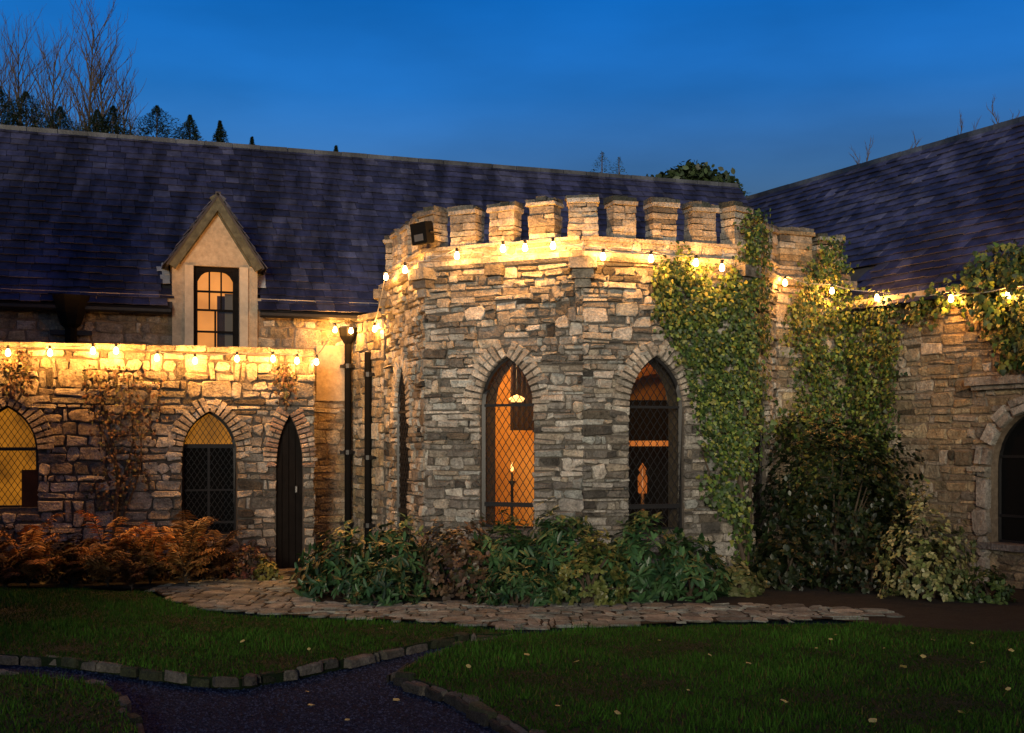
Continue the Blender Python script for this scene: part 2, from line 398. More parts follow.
PV = G([(150,592),(172,603),(205,612),(262,617),(345,621),(440,625),(522,633),(600,629),(720,625),(850,622),(905,620),(880,613),(720,607),(305,605),(296,588),(285,572),(225,575)])
PVB = poly_obj('paving', PV, .034, M['soil']); PVB['kind'] = 'structure'
def inpoly(x, y, pl):
    c = False; n = len(pl)
    for i in range(n):
        (x1, y1), (x2, y2) = pl[i], pl[(i+1) % n]
        if (y1 > y) != (y2 > y) and x < (x2-x1)*(y-y1)/(y2-y1)+x1: c = not c
    return c
mb = MB(); xs = [p[0] for p in PV]; ys = [p[1] for p in PV]
rubble(mb, lambda u, z, o: V3(u, z, .036+o), min(xs), max(xs), min(ys), max(ys), (.07, .20), (.10, .34), [(.27,.30,.26),(.34,.36,.31),(.21,.235,.21),(.30,.31,.26),(.17,.19,.17)], keep=lambda u, z: inpoly(u, z, PV), prot=(.003, .008), tall=.4, gap=.010, rnd_=.14)
o = mb.build('paving_stone', M['stone'], PVB)

# kerbs: rough stones along the lawn edges
def edging(pixels, name, label):
    mb = MB(); pts = [Vector((*ground(x, y, LZ), 0)) for x, y in pixels]
    for a, b in zip(pts, pts[1:]):
        d = (b-a); L = d.length; d.normalize(); nrm = Vector((d.y, -d.x, 0)); x = 0
        while x < L-.04:
            w = min(random.uniform(.16, .34), L-x); jz = random.uniform(-.022, .016); o = random.uniform(-.03, .03)
            stone(mb, lambda u, v, out, a=a, d=d, nrm=nrm, o=o, jz=jz: a + d*u + nrm*(v+o) + UP*(LZ-.045+jz+out), x+.006, x+w-.006, -.035, .045, .05, rc([(.13,.12,.10),(.08,.078,.065),(.17,.16,.13),(.05,.06,.03)]), .25)
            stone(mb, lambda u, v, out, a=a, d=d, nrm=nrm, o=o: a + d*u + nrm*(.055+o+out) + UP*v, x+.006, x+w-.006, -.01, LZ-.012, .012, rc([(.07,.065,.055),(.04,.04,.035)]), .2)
            x += w
    o = mb.build(name, M['stone']); o['kind'] = 'structure'; return o
edging(L1[8:20], 'kerb', ''); edging([L2[3], L2[2], L2[1], L2[0], L2[14], L2[13], L2[12], L2[11], L2[10]][0:9], 'kerb', ''); edging(L3[0:6], 'kerb', '')

# grass blades
def grass(pl, dens, name, label, ymin=4):
    x0, x1 = min(p[0] for p in pl), max(p[0] for p in pl); y0, y1 = max(ymin, min(p[1] for p in pl)), max(p[1] for p in pl)
    N = int((x1-x0)*(y1-y0)*dens); X = rng.uniform(x0, x1, N); Y = rng.uniform(y0, y1, N)
    ok = np.zeros(N, bool); n = len(pl)
    for i in range(n):
        (a, b), (c, d) = pl[i], pl[(i+1) % n]
        if b == d: continue
        m_ = ((b > Y) != (d > Y)) & (X < (c-a)*(Y-b)/(d-b)+a); ok ^= m_
    ok &= np.abs(X/Y*F) < 600
    X, Y = X[ok], Y[ok]; N = len(X); th = rng.uniform(0, 6.28, N); cl = np.sin(X*2.1+Y*1.3)*np.sin(Y*2.7-X*.8) + .6*np.sin(X*7.3+1)*np.sin(Y*6.1+X*2) + .4*np.sin(X*15+Y*4)*np.sin(Y*17); h = rng.uniform(.016, .042, N)*(1+.45*cl)*np.where(rng.random(N) < .02, 1.9, 1); w = rng.uniform(.003, .006, N)
    lx, ly = rng.normal(0, .014, N), rng.normal(0, .014, N)
    B = np.stack([X, Y, np.full(N, LZ-.002)], 1); T = B + np.stack([lx, ly, h], 1); D = np.stack([np.cos(th)*w, np.sin(th)*w, np.zeros(N)], 1)
    Vv = np.stack([B-D, B+D, T], 1).reshape(-1, 3); Fc = np.arange(3*N).reshape(-1, 3)
    k = rng.uniform(.5, 1.6, N)*(1+.38*cl); base = np.array([.027, .074, .008]); C = k[:, None]*base
    yl = rng.random(N) < .06; C[yl] = np.array([.10, .085, .025])
    C = np.repeat(C, 3, 0)
    o = np_mesh(name, Vv, Fc, C, M['grass']); tag(o, label, 'grass', kind='stuff')
grass(lawns[0], 3400, 'grass', 'mown grass of the lawn left of the dark path')
grass(lawns[1], 3400, 'grass', 'mown grass of the large lawn right of the dark path')
grass(lawns[2], 2500, 'grass', 'mown grass of the dark corner lawn at the lower left')

n = 60000; gx = rng.uniform(-3.6, 1.6, n); gy = rng.uniform(6.2, 10.4, n); okg = np.array([not any(inpoly(a, b, l) for l in lawns) for a, b in zip(gx, gy)]); gx, gy = gx[okg], gy[okg]; n = len(gx)
Tg = np.array([(-.5,-.5,0),(.5,-.4,0),(.45,.5,0),(-.5,.45,0),(.05,0,.55)]); Fg = np.array([(0,1,4),(1,2,4),(2,3,4),(3,0,4)])
th = rng.uniform(0, 6.28, n); sz = rng.uniform(.006, .016, n); X = (Tg[None,:,0]*np.cos(th)[:,None]-Tg[None,:,1]*np.sin(th)[:,None])*sz[:,None]+gx[:,None]; Y = (Tg[None,:,0]*np.sin(th)[:,None]+Tg[None,:,1]*np.cos(th)[:,None])*sz[:,None]+gy[:,None]; Z = Tg[None,:,2]*sz[:,None]+.001
o = np_mesh('gravel', np.stack([X, Y, Z+0*X], 2).reshape(-1, 3), (Fg[None]+(np.arange(n)*5)[:,None,None]).reshape(-1, 3), np.repeat(np.array([.030,.046,.082])[None]*rng.choice([.35,.6,.8,1,1.6], (n,1)), 5, 0), M['grass'])
tag(o, 'fine blue grey chippings scattered over the dark path', 'gravel', kind='stuff')

# ================================================================== WALL LINES
A19 = math.radians(19); DB = Vector((math.cos(A19), math.sin(A19), 0))
def along(px, Y, d, L): p = V3((px-CX)/F*Y, Y); return p, p + d*L
pL = V3((288-CX)/F*15.1, 15.1)                                        # threshold of the narrow door
wLean = Wall((pL - DB*5.6)[:2], (pL + DB*0)[:2])
kx, kY = wLean.hit(313); wLean = Wall((pL - DB*5.6)[:2], wLean.P(kx, 0)[:2])
NB = Vector((DB.y, -DB.x, 0))                                        # outward normal of the back range
mo = pL - NB*1.05
wMain = Wall((mo - DB*6.6)[:2], (mo + DB*8.5)[:2])
DR = Vector((.46, -.888, 0)).normalized()
K = V3(4.32, 15.5)
wRight = Wall((K + DR*0)[:2], (K + DR*6.5)[:2])
Cc = V3(.92, 15.56); R = 2.56; ax = math.atan2(-.998, -.059)          # towards the viewer
def ov(k, r=R): a = ax + math.radians(45*k); return Cc + V3(math.cos(a)*r, math.sin(a)*r)
# faces, left to right:  k -2..2 ; ov(-1) lies to the left?
sgn = 1 if ov(1).x > Cc.x else -1
vt = {k: ov(sgn*k) for k in range(-4, 5)}
faces = {n: Wall(vt[a][:2], vt[b][:2]) for n, a, b in (('Z', -3, -2), ('A', -2, -1), ('B', -1, 0), ('C', 0, 1), ('D', 1, 2), ('E', 2, 3), ('Y', -4, -3), ('X', 3, 4))}
wConn = Wall((3.30, 15.05), (K.x, K.y))
wStub = Wall(((350-CX)/F*16.55, 16.55), ((384-CX)/F*15.75, 15.75))
SURF = [wLean, faces['A'], faces['B'], faces['C'], faces['D'], wConn, wRight, wMain]
def surf(px, py, off=0, skip=()):
    best = None
    for w in SURF:
        if w in skip: continue
        k, Y = w.hit(px, off)
        if Y > 1 and -.12 <= k <= w.L+.12 and (best is None or Y < best[1]): best = (w, Y, k)
    if best is None: return None, None, 0
    w, Y, k = best; return w, V3((px-CX)/F*Y, Y, EYE+(HY-py)/F*Y), k

# ================================================================== TOWER
ZSTR, ZSILL, ZTOP = 3.60, 3.85, 4.33
tower = thing('castle_tower', (Cc.x, Cc.y, 0), 'low eight sided grey rubble tower with battlements and pointed lattice windows', 'tower')
arches = {}
def mk(face, pxc, w, ytop, ysp, ybot, dw=None):
    W_ = faces[face]; u, z = W_.px(pxc, ytop); zs = W_.px(pxc, ysp)[1]; z0 = W_.px(pxc, ybot)[1]
    return Arch(u, w, z0, zs, z)
aA = mk('A', 403.5, .64, 362, 412, 532); aB = mk('B', 507, .67, 356, 405, 528); aC = mk('C', 656, .68, 355, 407, 530); aD = mk('D', 759, .64, 372, 415, 540)
fa = {'A': [aA], 'B': [aB], 'C': [aC], 'D': [aD]}
for key, wl_ in faces.items():
    mb = MB(); backing(mb, wl_, -.05, ZSTR, fa.get(key, []), .38)
    o = mb.build('wall', M['mortar'], tower)
    if key in 'ABCD':
        mb = MB(); rubble(mb, wl_.P, -.012, wl_.L+.012, 0, ZSTR-.01, (.03, .105), (.06, .36), GREY, fa.get(key, []), prot=(.006, .055), tall=.16, margin=.09, gap=.007, dark=.16)
        for z in np.arange(.02, ZSTR-.1, .24):                           # stones of the arch jambs
            pass
        mb.build('stone_facing', M['stone'], tower)
    if key in 'EZ':
        mb = MB(); rubble(mb, wl_.P, 0, wl_.L, 0, ZSTR, (.08, .16), (.15, .4), GREY, prot=(.01, .03)); mb.build('stone_facing', M['stone'], tower)
for key, a in (('A', aA), ('B', aB), ('C', aC), ('D', aD)):
    voussoirs(faces[key], a, .20, .062, LIGHTV, .052, 'arch_surround', tower, down=2)
    t = faces[key]
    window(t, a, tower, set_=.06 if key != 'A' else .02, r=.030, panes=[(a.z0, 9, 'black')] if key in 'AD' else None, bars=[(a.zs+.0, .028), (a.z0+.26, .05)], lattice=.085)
# string course, corbels, parapet, merlons
def off_face(w, o): return Wall((w.a + w.n*o)[:2], (w.b + w.n*o)[:2])
for key in 'ZABCDE':
    w = faces[key]; mb = MB(); x = -.05; 
    while x < w.L+.05:
        e = min(x+random.uniform(.28, .5), w.L+.05); c = rc(LIGHTV, .8, 1.1); a_ = w.P(x+.004, 0); 
        prof = [(-.02, ZSTR-.01), (.05, ZSTR), (.10, ZSTR+.035), (.105, ZSTR+.085), (.06, ZSTR+.11), (-.02, ZSTR+.115)]
        vs = [w.P(x+.003, z, o_) for o_, z in prof] + [w.P(e-.003, z, o_+random.uniform(-.004, .004)) for o_, z in prof]; n = len(prof)
        mb.add(vs, [(i, (i+1) % n, (i+1) % n+n, i+n) for i in range(n)] + [tuple(range(n))[::-1], tuple(range(n, 2*n))], c); x = e
    mb.build('string_course', M['stone'], tower)
    mb = MB(); backing(mb, w, ZSTR+.08, ZSILL-.01, [], .34, off=.0)
    rubble(mb, w.P, 0, w.L, ZSTR+.118, ZSILL-.015, (.04, .06), (.1, .3), LIGHTV, prot=(.01, .025))
    for i in range(5):                                                  # sill slabs between merlons
        mb.box(w.P(w.L*(i+.0)/4-.02, ZSILL, 0), w.u, w.n, UP, (0, w.L/4*.98), (-.36, .045), (-.03, .012), rc(LIGHTV, .7, 1), .004) if i < 4 else None
    mb.build('parapet_wall', M['stone'], tower)
def masonry(mb, o, u, n, w, d, z0, z1, pal, flare=0):
    z = z0
    while z < z1-.02:
        h = min(random.uniform(.05, .085), z1-z); 
        if z1-z-h < .03: h = z1-z
        s = random.uniform(-.2, .2)*w; cuts = [(-w/2, s-.004), (s+.004, w/2)] if random.random() < .6 else [(-w/2, w/2)]
        for a, b in cuts:
            e = random.uniform(-.006, .008)
            mb.box(o, u, n, UP, (a-(e if a < -w/2+.01 else 0), b+(e if b > w/2-.01 else 0)), (-d/2-e, d/2+e), (z+.003, z+h-.005), rc(pal, .7, 1.2), .006)
        z += h
def merlon(parent, p, u, n, w, d, z0, z1, pal=GREY+LIGHTV):
    p = p - n*(d/2-.01); mb = MB(); masonry(mb, p, u, n, w, d, z0, z1-.10, pal)
    m_ = mb.build('merlon', M['stone'], parent)
    mb = MB(); j = random.uniform(-.012, .012)
    mb.box(p, u, n, UP, (-w/2-.018, w/2+.018), (-d/2-.02, d/2+.035), (z1-.10, z1-.055), rc(pal, .7, 1), .007)
    x = -w/2-.03
    while x < w/2:
        e = min(x+random.uniform(.1, .2), w/2+.03)
        mb.box(p, u, n, UP, (x, e-.005), (-d/2, d/2+.015), (z1-.054, z1-.01+random.uniform(-.02, .02)), rc([(.10,.10,.09),(.07,.075,.06),(.16,.15,.13)]), .01); x = e
    mb.build('coping', M['stone'], m_)
for key in 'ZABCDE':
    w = faces[key]
    for i in range(4):
        if i == 0:
            prev = {'A': 'Z', 'B': 'A', 'C': 'B', 'D': 'C', 'E': 'D'}.get(key)
            if prev is None: continue
            n = (w.n + faces[prev].n).normalized(); u = Vector((-n.y, n.x, 0)); p = w.a - n*.01
        else: p = w.P(w.L*i/4, 0); u, n = w.u, w.n
        merlon(tower, V3(p.x, p.y), u, n,   .29*random.uniform(.9, 1.1), .20, ZSILL+.012, ZTOP+random.uniform(-.02, .02))
for key, prev in (('A','Z'), ('B','A'), ('C','B'), ('D','C'), ('E','D')):
    w = faces[key]; n = (w.n + faces[prev].n).normalized(); u = Vector((-n.y, n.x, 0)); mb = MB()
    for i, (wd, dp, a_, b_) in enumerate([(.30, .15, ZSTR-.10, ZSTR+.02), (.24, .10, ZSTR-.20, ZSTR-.105), (.17, .06, ZSTR-.30, ZSTR-.205)]):
        mb.box(w.a, u, n, UP, (-wd/2, wd/2), (-.1, dp), (a_, b_), rc(GREY, .6, .9), .008)
    mb.build('corbel', M['stone'], tower)
w = faces['B']; mb = MB()
for wd, dp, a_, b_ in [(.22, .11, ZSTR-.11, ZSTR+.01), (.16, .07, ZSTR-.2, ZSTR-.115)]:
    mb.box(w.P(w.L*.47, 0), w.u, w.n, UP, (-wd/2, wd/2), (-.05, dp), (a_, b_), rc(GREY, .6, .9), .008)
mb.build('corbel', M['stone'], tower)
mb = MB(); mb.add([ov(k, R*.985)+UP*3.62 for k in range(8)], [tuple(range(8))]); mb.build('flat_roof', M['darkroof'], tower)
# room inside the tower
mb = MB(); mb.add([ov(k, R*.95)+UP*.1 for k in range(8)], [tuple(range(8))]); mb.build('floor', M['wood'], tower)
mb = MB(); mb.add([ov(k, R*.95)+UP*3.3 for k in range(8)], [tuple(range(8))]); mb.build('ceiling', M['room'], tower)
mb = MB()
mb.box(V3(-1.3, 16.0), V3(1,0,0), V3(0,1,0), UP, (0, 2.15), (0, .1), (.1, 3.3))
mb.box(V3(.84, 16.6), V3(1,0,0), V3(0,1,0), UP, (0, 2.1), (0, .1), (2.22, 3.3))
mb.box(V3(.74, 13.42), V3(1,0,0), V3(0,1,0), UP, (0, .1), (0, 3.2), (.1, 3.3)); mb.build('room_wall', M['room'], tower)  # last box: partition added to keep the left room's lamplight out of the right
mb = MB()
for i in range(12):                                                      # folded curtain hanging behind the left window
    mb.tube([(.0+i*.032, 14.75+.02*(i % 2), 2.9), (.0+i*.032, 14.75+.02*(i % 2), 1.78)], .022, 6)
mb.build('curtain', M['curtain'], tower)
mb = MB(); mb.box(V3(.84, 16.6), V3(1,0,0), V3(0,1,0), UP, (0, 2.1), (0, .1), (.1, 2.218)); mb.box(V3(.841, 13.5), V3(1,0,0), V3(0,1,0), UP, (0, .02), (0, 3.1), (.1, 2.218)); mb.build('shade_panel', M['timber_dark'], tower)  # dark sheets over the lower right room walls stand in for shade
# right room: arched niche rim, rail
mb = MB(); pts = [V3(2.0+.62*math.cos(t), 16.5, 2.0+.62*math.sin(t)) for t in np.linspace(0, math.pi, 14)]
mb.tube(pts, .09, 6); mb.build('niche_arch', M['room'], tower)
mb = MB(); mb.box(V3(1.1, 15.4, 1.62), V3(1,-.02,0), V3(0,1,0), UP, (0, 1.35), (0, .06), (-.035, .035)); mb.build('picture_rail', mat('glowing_rail', (.5,.2,.05), .6, emit=((1,.25,.04), .35)), tower)  # rail glows by itself in place of lamplight falling on it
def lamp(name, loc, energy, col, rad=.03, parent=None):
    l = bpy.data.lights.new(name, 'POINT'); l.energy = energy; l.color = col; l.shadow_soft_size = rad
    o = bpy.data.objects.new(name, l); COL.objects.link(o)
    if parent is not None: o.parent = parent; o.matrix_parent_inverse = Matrix.Translation(parent.matrix_world.translation if parent.parent is None else (0,0,0)).inverted()
    o.location = loc; return o
t = thing('candle_lamp', (0.0, 14.9, .1), 'small lit candle lamp on a stand seen through the glowing left tower window', 'lamp')
mb = MB(); mb.lathe(V3(0, 14.9, .1), [(0, 0), (.12, 0), (.12, .02), (.02, .05), (.018, 1.0), (.05, 1.05), (.012, 1.06), (.012, 1.16)]); mb.build('stand', M['iron'], t, True)
mb = MB(); mb.lathe(V3(0, 14.9, 1.27), [(0, 0), (.016, .01), (.022, .04), (.012, .08), (0, .12)], 10); mb.build('flame', M['flame'], t, True)
t = thing('pendant_lamp', (.06, 14.5, 3.3), 'round glowing pendant lamp hanging in the top of the left tower window', 'lamp')
mb = MB(); mb.tube([(.06, 14.5, 3.3), (.06, 14.5, 2.26)], .008, 5); mb.build('cord', M['iron'], t)
mb = MB(); mb.lathe(V3(.06, 14.5, 2.12), [(0, .02), (.07, .0), (.10, .04), (.05, .07), (0, .09)], 12); mb.build('shade', M['flame'], t, True)
lamp('room_light', (-.35, 14.7, 2.6), 95, (1, .62, .25), .08)
lamp('room_light', (1.5, 15.9, 2.9), 6, (1, .50, .15), .06)
t = thing('table_lamp', (1.86, 15.3, .1), 'dim orange lamp low behind the dark lattice of the right tower window', 'lamp')
mb = MB(); mb.lathe(V3(1.62, 14.9, .1), [(0, 0), (.1, 0), (.03, .05), (.02, .9)]); mb.build('stand', M['wood'], t, True)
mb = MB(); mb.lathe(V3(1.62, 14.9, 1.0), [(.055, 0), (.06, .2), (.035, .26), (.05, .30), (.0, .38)], 12); mb.build('shade', litpane('lit_small_shade', (1, .25, .04), .5), t, True)

# ================================================================== CRENELLATED LINK WALL right of the tower
link_wall = thing('battlement_wall', (K.x-.5, K.y-.2, 0), 'short battlemented wall with ivy between the tower and the right wing', 'wall')
mb = MB(); backing(mb, wConn, -.05, ZSTR, [], .5); mb.build('wall', M['mortar_pale'], link_wall)
mb = MB(); rubble(mb, wConn.P, 0, wConn.L, 0, ZSTR-.02, (.06, .13), (.1, .34), CREAM+BROWN, prot=(.012, .04), gap=.012)
mb.build('stone_facing', M['stone'], link_wall)
mb = MB(); mb.box(wConn.P(0, ZSTR), wConn.u, wConn.n, UP, (-.02, wConn.L+.10), (-.5, .09), (-.0, .11), (.25,.22,.18), .006)
mb.box(wConn.P(0, ZSTR), wConn.u, wConn.n, UP, (.0, wConn.L+.04), (-.45, .03), (.112, .2), (.2,.17,.14), .006); mb.build('string_course', M['stone'], link_wall)
for u_, wd in ((.32, .50), (.86, .36)): merlon(link_wall, wConn.P(u_, 0), wConn.u, wConn.n, wd, .34, ZSTR+.205, ZTOP-.02+.04*(u_ < .5), BROWN+GREY)

# low stub wall left of the tower
stub = thing('link_wall', (wStub.a.x, wStub.a.y, 0), 'narrow warm lit stone wall tucked between the tower and the house', 'wall')
mb = MB(); backing(mb, wStub, -.05, 3.28, [], .3); mb.build('wall', M['mortar'], stub)
mb = MB(); rubble(mb, wStub.P, 0, wStub.L, 0, 3.27, (.07, .15), (.1, .3), CREAM+BROWN, prot=(.012, .04)); 
mb.box(wStub.P(0, 3.28), wStub.u, wStub.n, UP, (-.03, wStub.L), (-.33, .05), (.002, .07), (.2,.19,.16), .006)
mb.build('stone_facing', M['stone'], stub)

# ================================================================== BACK RANGE
ZE = 3.55; PITCH = math.radians(45); RUN = 2.67
house = thing('stone_house', (wMain.P(5, 0).x, wMain.P(5, 0).y, 0), 'long two storey stone house with a dark slate roof behind the tower', 'house')
uD, _ = wMain.px(217, 300); zA = wMain.px(217, 195)[1]; zF = wMain.px(217, 262)[1]
ul, ur = wMain.hit(172)[0], wMain.hit(257)[0]; wl0, wr0 = wMain.hit(193)[0], wMain.hit(239)[0]
zw1, zw0 = wMain.px(217, 267)[1], wMain.px(217, 348)[1]-.05
uPil = wMain.hit(352)[0]
mb = MB(); backing(mb, wMain, -.05, ZE, [], .35, 0, ul+.02); backing(mb, wMain, -.05, ZE, [], .35, ur-.02, wMain.L); backing(mb, wMain, -.05, zw0-.02, [], .35, ul+.02, ur-.02)
mb.build('wall', M['mortar_pale'], house)
mb = MB(); rubble(mb, wMain.P, 0, wMain.L, 0, 3.40, (.06, .14), (.12, .42), CREAM+BROWN[:3], prot=(.006, .022), gap=.012, keep=lambda u, z: not (ul < u < ur and z > zw0-.1))
mb.build('stone_facing', M['stone'], house)
mb = MB(); mb.box(wMain.P(0, 0), wMain.u, wMain.n, UP, (0, ul-.0), (0, .045), (3.41, ZE)); mb.box(wMain.P(0, 0), wMain.u, wMain.n, UP, (ur, wMain.L), (0, .045), (3.41, ZE))
mb.box(wMain.P(0, 0), wMain.u, wMain.n, UP, (wMain.hit(316)[0], wMain.hit(346)[0]), (.02, .032), (2.2, 2.95))
mb.build('plaster_band', M['plaster'], house)
# roof: slates laid in courses
def slate_roof(P, L, S, parent, expo=.155, keep=None, w=(.17, .27), pal=None, seed=0):
    mb = MB(); n = int(S/expo)+1; pal = pal or [(.052,.056,.115), (.040,.045,.098), (.062,.066,.125), (.046,.050,.108), (.034,.038,.080), (.080,.084,.145)]
    for r in range(n):
        s0 = r*expo - .02; s1 = min(s0+expo*1.5, S+.02); x = -random.uniform(0, .2)
        while x < L:
            ww = random.uniform(*w); a, b = max(0, x)+.003, min(L, x+ww)-.003
            if b-a > .03 and (keep is None or keep((a+b)/2, s0+.1)):
                j = random.uniform(-.008, .010); e = random.uniform(-.014, .014) - (.05 if random.random() < .008 else 0); t0 = .030+random.uniform(0, .010); t1 = .004
                vs = [P(a, s0+e, t0-.012), P(b, s0+e+j*.5, t0-.012), P(b, s1, t1-.008), P(a, s1, t1-.008), P(a, s0+e, t0), P(b, s0+e+j*.5, t0+j*.3), P(b, s1, t1), P(a, s1, t1)]
                mb.add(vs, [(4,5,6,7), (0,1,5,4), (0,4,7,3), (1,2,6,5)], rc(pal, .52, .98))
            x += ww
    return mb.build('slates', M['slate'], parent)
cp, sp = math.cos(PITCH), math.sin(PITCH)
OH = .16
def Pb(u, s, o): return wMain.a + wMain.u*u + (-wMain.n)*(s*cp-OH - o*sp) + UP*(ZE-OH*sp/cp + s*sp + o*cp)
SL = (RUN+OH)/cp
mb = MB(); mb.add([Pb(0,0,-.03), Pb(ul,0,-.03), Pb(ul,.9,-.03), Pb(ur,.9,-.03), Pb(ur,0,-.03), Pb(wMain.L,0,-.03), Pb(wMain.L,SL,-.03), Pb(0,SL,-.03)], [(0,1,2,7), (7,2,3,6), (3,4,5,6)])
# far slope and gable so that the roof is a solid
def far(u, z, o=0): return wMain.a + wMain.u*u - wMain.n*(RUN*2+OH-o) + UP*z
mb.add([Pb(0,SL,-.03), Pb(wMain.L,SL,-.03), far(wMain.L, ZE-.1), far(0, ZE-.1)], [(0,1,2,3)])
mb.add([Pb(0,0,-.03), Pb(0,SL,-.03), far(0, ZE-.1)], [(0,1,2)])
roof = mb.build('roof', M['darkroof'], house)
def keepb(u, s): return not (ul-.03 < u < ur+.03 and s < .55)
slate_roof(Pb, wMain.L, SL-.03, roof, keep=keepb)
mb = MB(); x = 0
while x < wMain.L:
    e = min(x+.42, wMain.L); mb.box(Pb(x, SL, 0), wMain.u, -wMain.n, UP, (0, e-x-.008), (-.07, .07), (-.08, .022), rc([(.045,.05,.06)], .7, 1.3), .003); x = e
mb.build('ridge_tiles', M['slate'], roof)
mb = MB()
for a, b in ((0, ul-.02), (ur+.02, wMain.L)):
    mb.tube([Pb(a, -.03, -.05), Pb(b, -.03, -.05)], .048, 8)
mb.build('gutter', M['iron'], house)
# rear and end walls
mb = MB(); mb.add([wMain.P(0,-.05), wMain.P(0,ZE), far(0, ZE), far(0, -.05)], [(0,1,2,3)]); mb.add([far(0,-.05), far(0,ZE), far(wMain.L, ZE), far(wMain.L,-.05)], [(0,1,2,3)]); mb.build('rear_wall', M['mortar_pale'], house)

# dormer
dm = MB(); o_ = .05
for (a, b, z0, z1) in ((ul, wl0, zw0, zF), (wr0, ur, zw0, zF), (wl0, wr0, zw1, zF)): dm.box(wMain.P(0, 0), wMain.u, wMain.n, UP, (a, b), (-.22, o_), (z0, z1))
dm.add([wMain.P(ul, zF, o_), wMain.P(ur, zF, o_), wMain.P(uD, zA-.06, o_), wMain.P(ul, zF, -.2), wMain.P(ur, zF, -.2), wMain.P(uD, zA-.06, -.2)], [(0,1,2), (3,5,4), (0,3,4,1), (1,4,5,2), (0,2,5,3)])
depth = (zA-ZE)+.3
for u_ in (ul, ur): dm.add([wMain.P(u_, ZE-.3, 0), wMain.P(u_, zF, 0), wMain.P(u_, zF, -(zF-ZE)-.4), wMain.P(u_, ZE-.3, -.4)], [(0,1,2,3)])
dormer = dm.build('dormer', M['plaster'], house)
mb = MB()
for u0_, u1_ in ((wl0-.11, wl0-.0), (wr0, wr0+.11)): mb.box(wMain.P(0, 0), wMain.u, wMain.n, UP, (u0_, u1_), (.0, .085), (zw0-.02, zw1+.0))
mb.build('window_surround', mat('pale_render', (.46,.40,.31), .9, noise=[(10,.8,1.1)]), dormer)
for side in (-1, 1):                                                     # bargeboards and slopes
    ue = ul-.07 if side < 0 else ur+.07; ze = zF-.06
    d = Vector((wMain.P(ue, ze) - wMain.P(uD, zA))); L = d.length; d.normalize(); pn = d.cross(wMain.n)*side
    if pn.z < 0: pn = -pn
    mb = MB(); mb.box(wMain.P(uD, zA, 0), d, wMain.n, pn, (.0, L), (.10+side*.002, .16+side*.002), (-.125, -.01)); mb.box(wMain.P(uD, zA, 0), d, wMain.n, pn, (.04, L-.1), (.05, .098), (-.14, -.09))
    mb.build('bargeboard', M['timber'], dormer)
    def Pd(u, s, o, d=d, pn=pn, L=L): return wMain.P(uD, zA, .18) - wMain.n*u + d*(L+.03-s) + pn*(o+.002)
    mb = MB(); mb.box(wMain.P(uD, zA, .17), d, -wMain.n, pn, (0, L+.02), (0, 1.7), (-.03, -.001)); mb.build('dormer_roof', M['darkroof'], dormer)
    slate_roof(Pd, 1.7, L+.0, dormer, expo=.15, w=(.16, .24))
mb = MB(); mb.box(wMain.P(uD, zA, .19), wMain.u, -wMain.n, UP, (-.035, .035), (.02, 1.5), (-.03, .012)); mb.build('ridge_cap', M['darkroof'], dormer)
for side, u_ in ((-1, ul-.03), (1, ur+.03)):
    mb = MB(); 
    for i in range(5):
        s = .42+i*.09; mb.box(Pb(u_+side*random.uniform(.0, .03), s, .04), wMain.u*side, (Pb(0,1,0)-Pb(0,0,0)).normalized(), (Pb(0,0,1)-Pb(0,0,0)).normalized(), (-.02, random.uniform(.05, .14)), (0, .085), (0, .008), (.4,.4,.4), .005)
    mb.build('flashing', M['lead'], dormer)
# dormer window: timber frame, segmental head, 3 x 4 panes
ww = wr0-wl0; wo = -.06
mb = MB(); B_ = lambda a, b, z0, z1, t=(.0, .045): mb.box(wMain.P(wl0, 0, wo), wMain.u, wMain.n, UP, (a, b), t, (z0, z1))
B_(0, .06, zw0, zw1); B_(ww-.075, ww, zw0, zw1); B_(.06, ww-.075, zw1-.06, zw1); B_(.06, ww-.075, zw0, zw0+.04)
iw0, iw1 = .06, ww-.075; zt = zw1-.06
segs = 10
for i in range(segs):                                                   # shaped head
    x0_, x1_ = iw0+(iw1-iw0)*i/segs, iw0+(iw1-iw0)*(i+1)/segs; f_ = lambda x: .13*((2*(x-iw0)/(iw1-iw0)-1)**4)+.005
    mb.add([wMain.P(wl0+x0_, zt, wo+.03), wMain.P(wl0+x1_, zt, wo+.03), wMain.P(wl0+x1_, zt-f_(x1_), wo+.03), wMain.P(wl0+x0_, zt-f_(x0_), wo+.03)], [(0,1,2,3)])
hgt = zt-(zw0+.04)
for i in (1, 2): B_(iw0+(iw1-iw0)*i/3-.010, iw0+(iw1-iw0)*i/3+.010, zt-hgt*.5, zt, (.005, .03))
B_(iw0+(iw1-iw0)*.5-.012, iw0+(iw1-iw0)*.5+.012, zw0+.04, zt-hgt*.5, (.005, .03))
for k in (.26, .50, .78): B_(iw0, iw1, zt-hgt*k-.013, zt-hgt*k+.013, (.005, .032))
dwf = mb.build('window_frame', M['timber_dark'], dormer)
mb = MB(); mb.add([wMain.P(wl0+iw0, zw0+.04, wo-.0), wMain.P(wl0+iw1, zw0+.04, wo), wMain.P(wl0+iw1, zt, wo), wMain.P(wl0+iw0, zt, wo)], [(0,1,2,3)]); mb.build('glass', M['glass'], dormer)
mb = MB(); mb.box(wMain.P(wl0, 0, wo-.14), wMain.u, wMain.n, UP, (0, ww), (0, .01), (zw0, zw1)); mb.build('blind', M['lit_blind'], dormer)
mb = MB(); mb.box(wMain.P(wl0, 0, wo-.08), wMain.u, wMain.n, UP, (.32, .42), (0, .01), (zw0, zt-hgt*.30)); mb.build('curtain', M['curtain'], dormer)
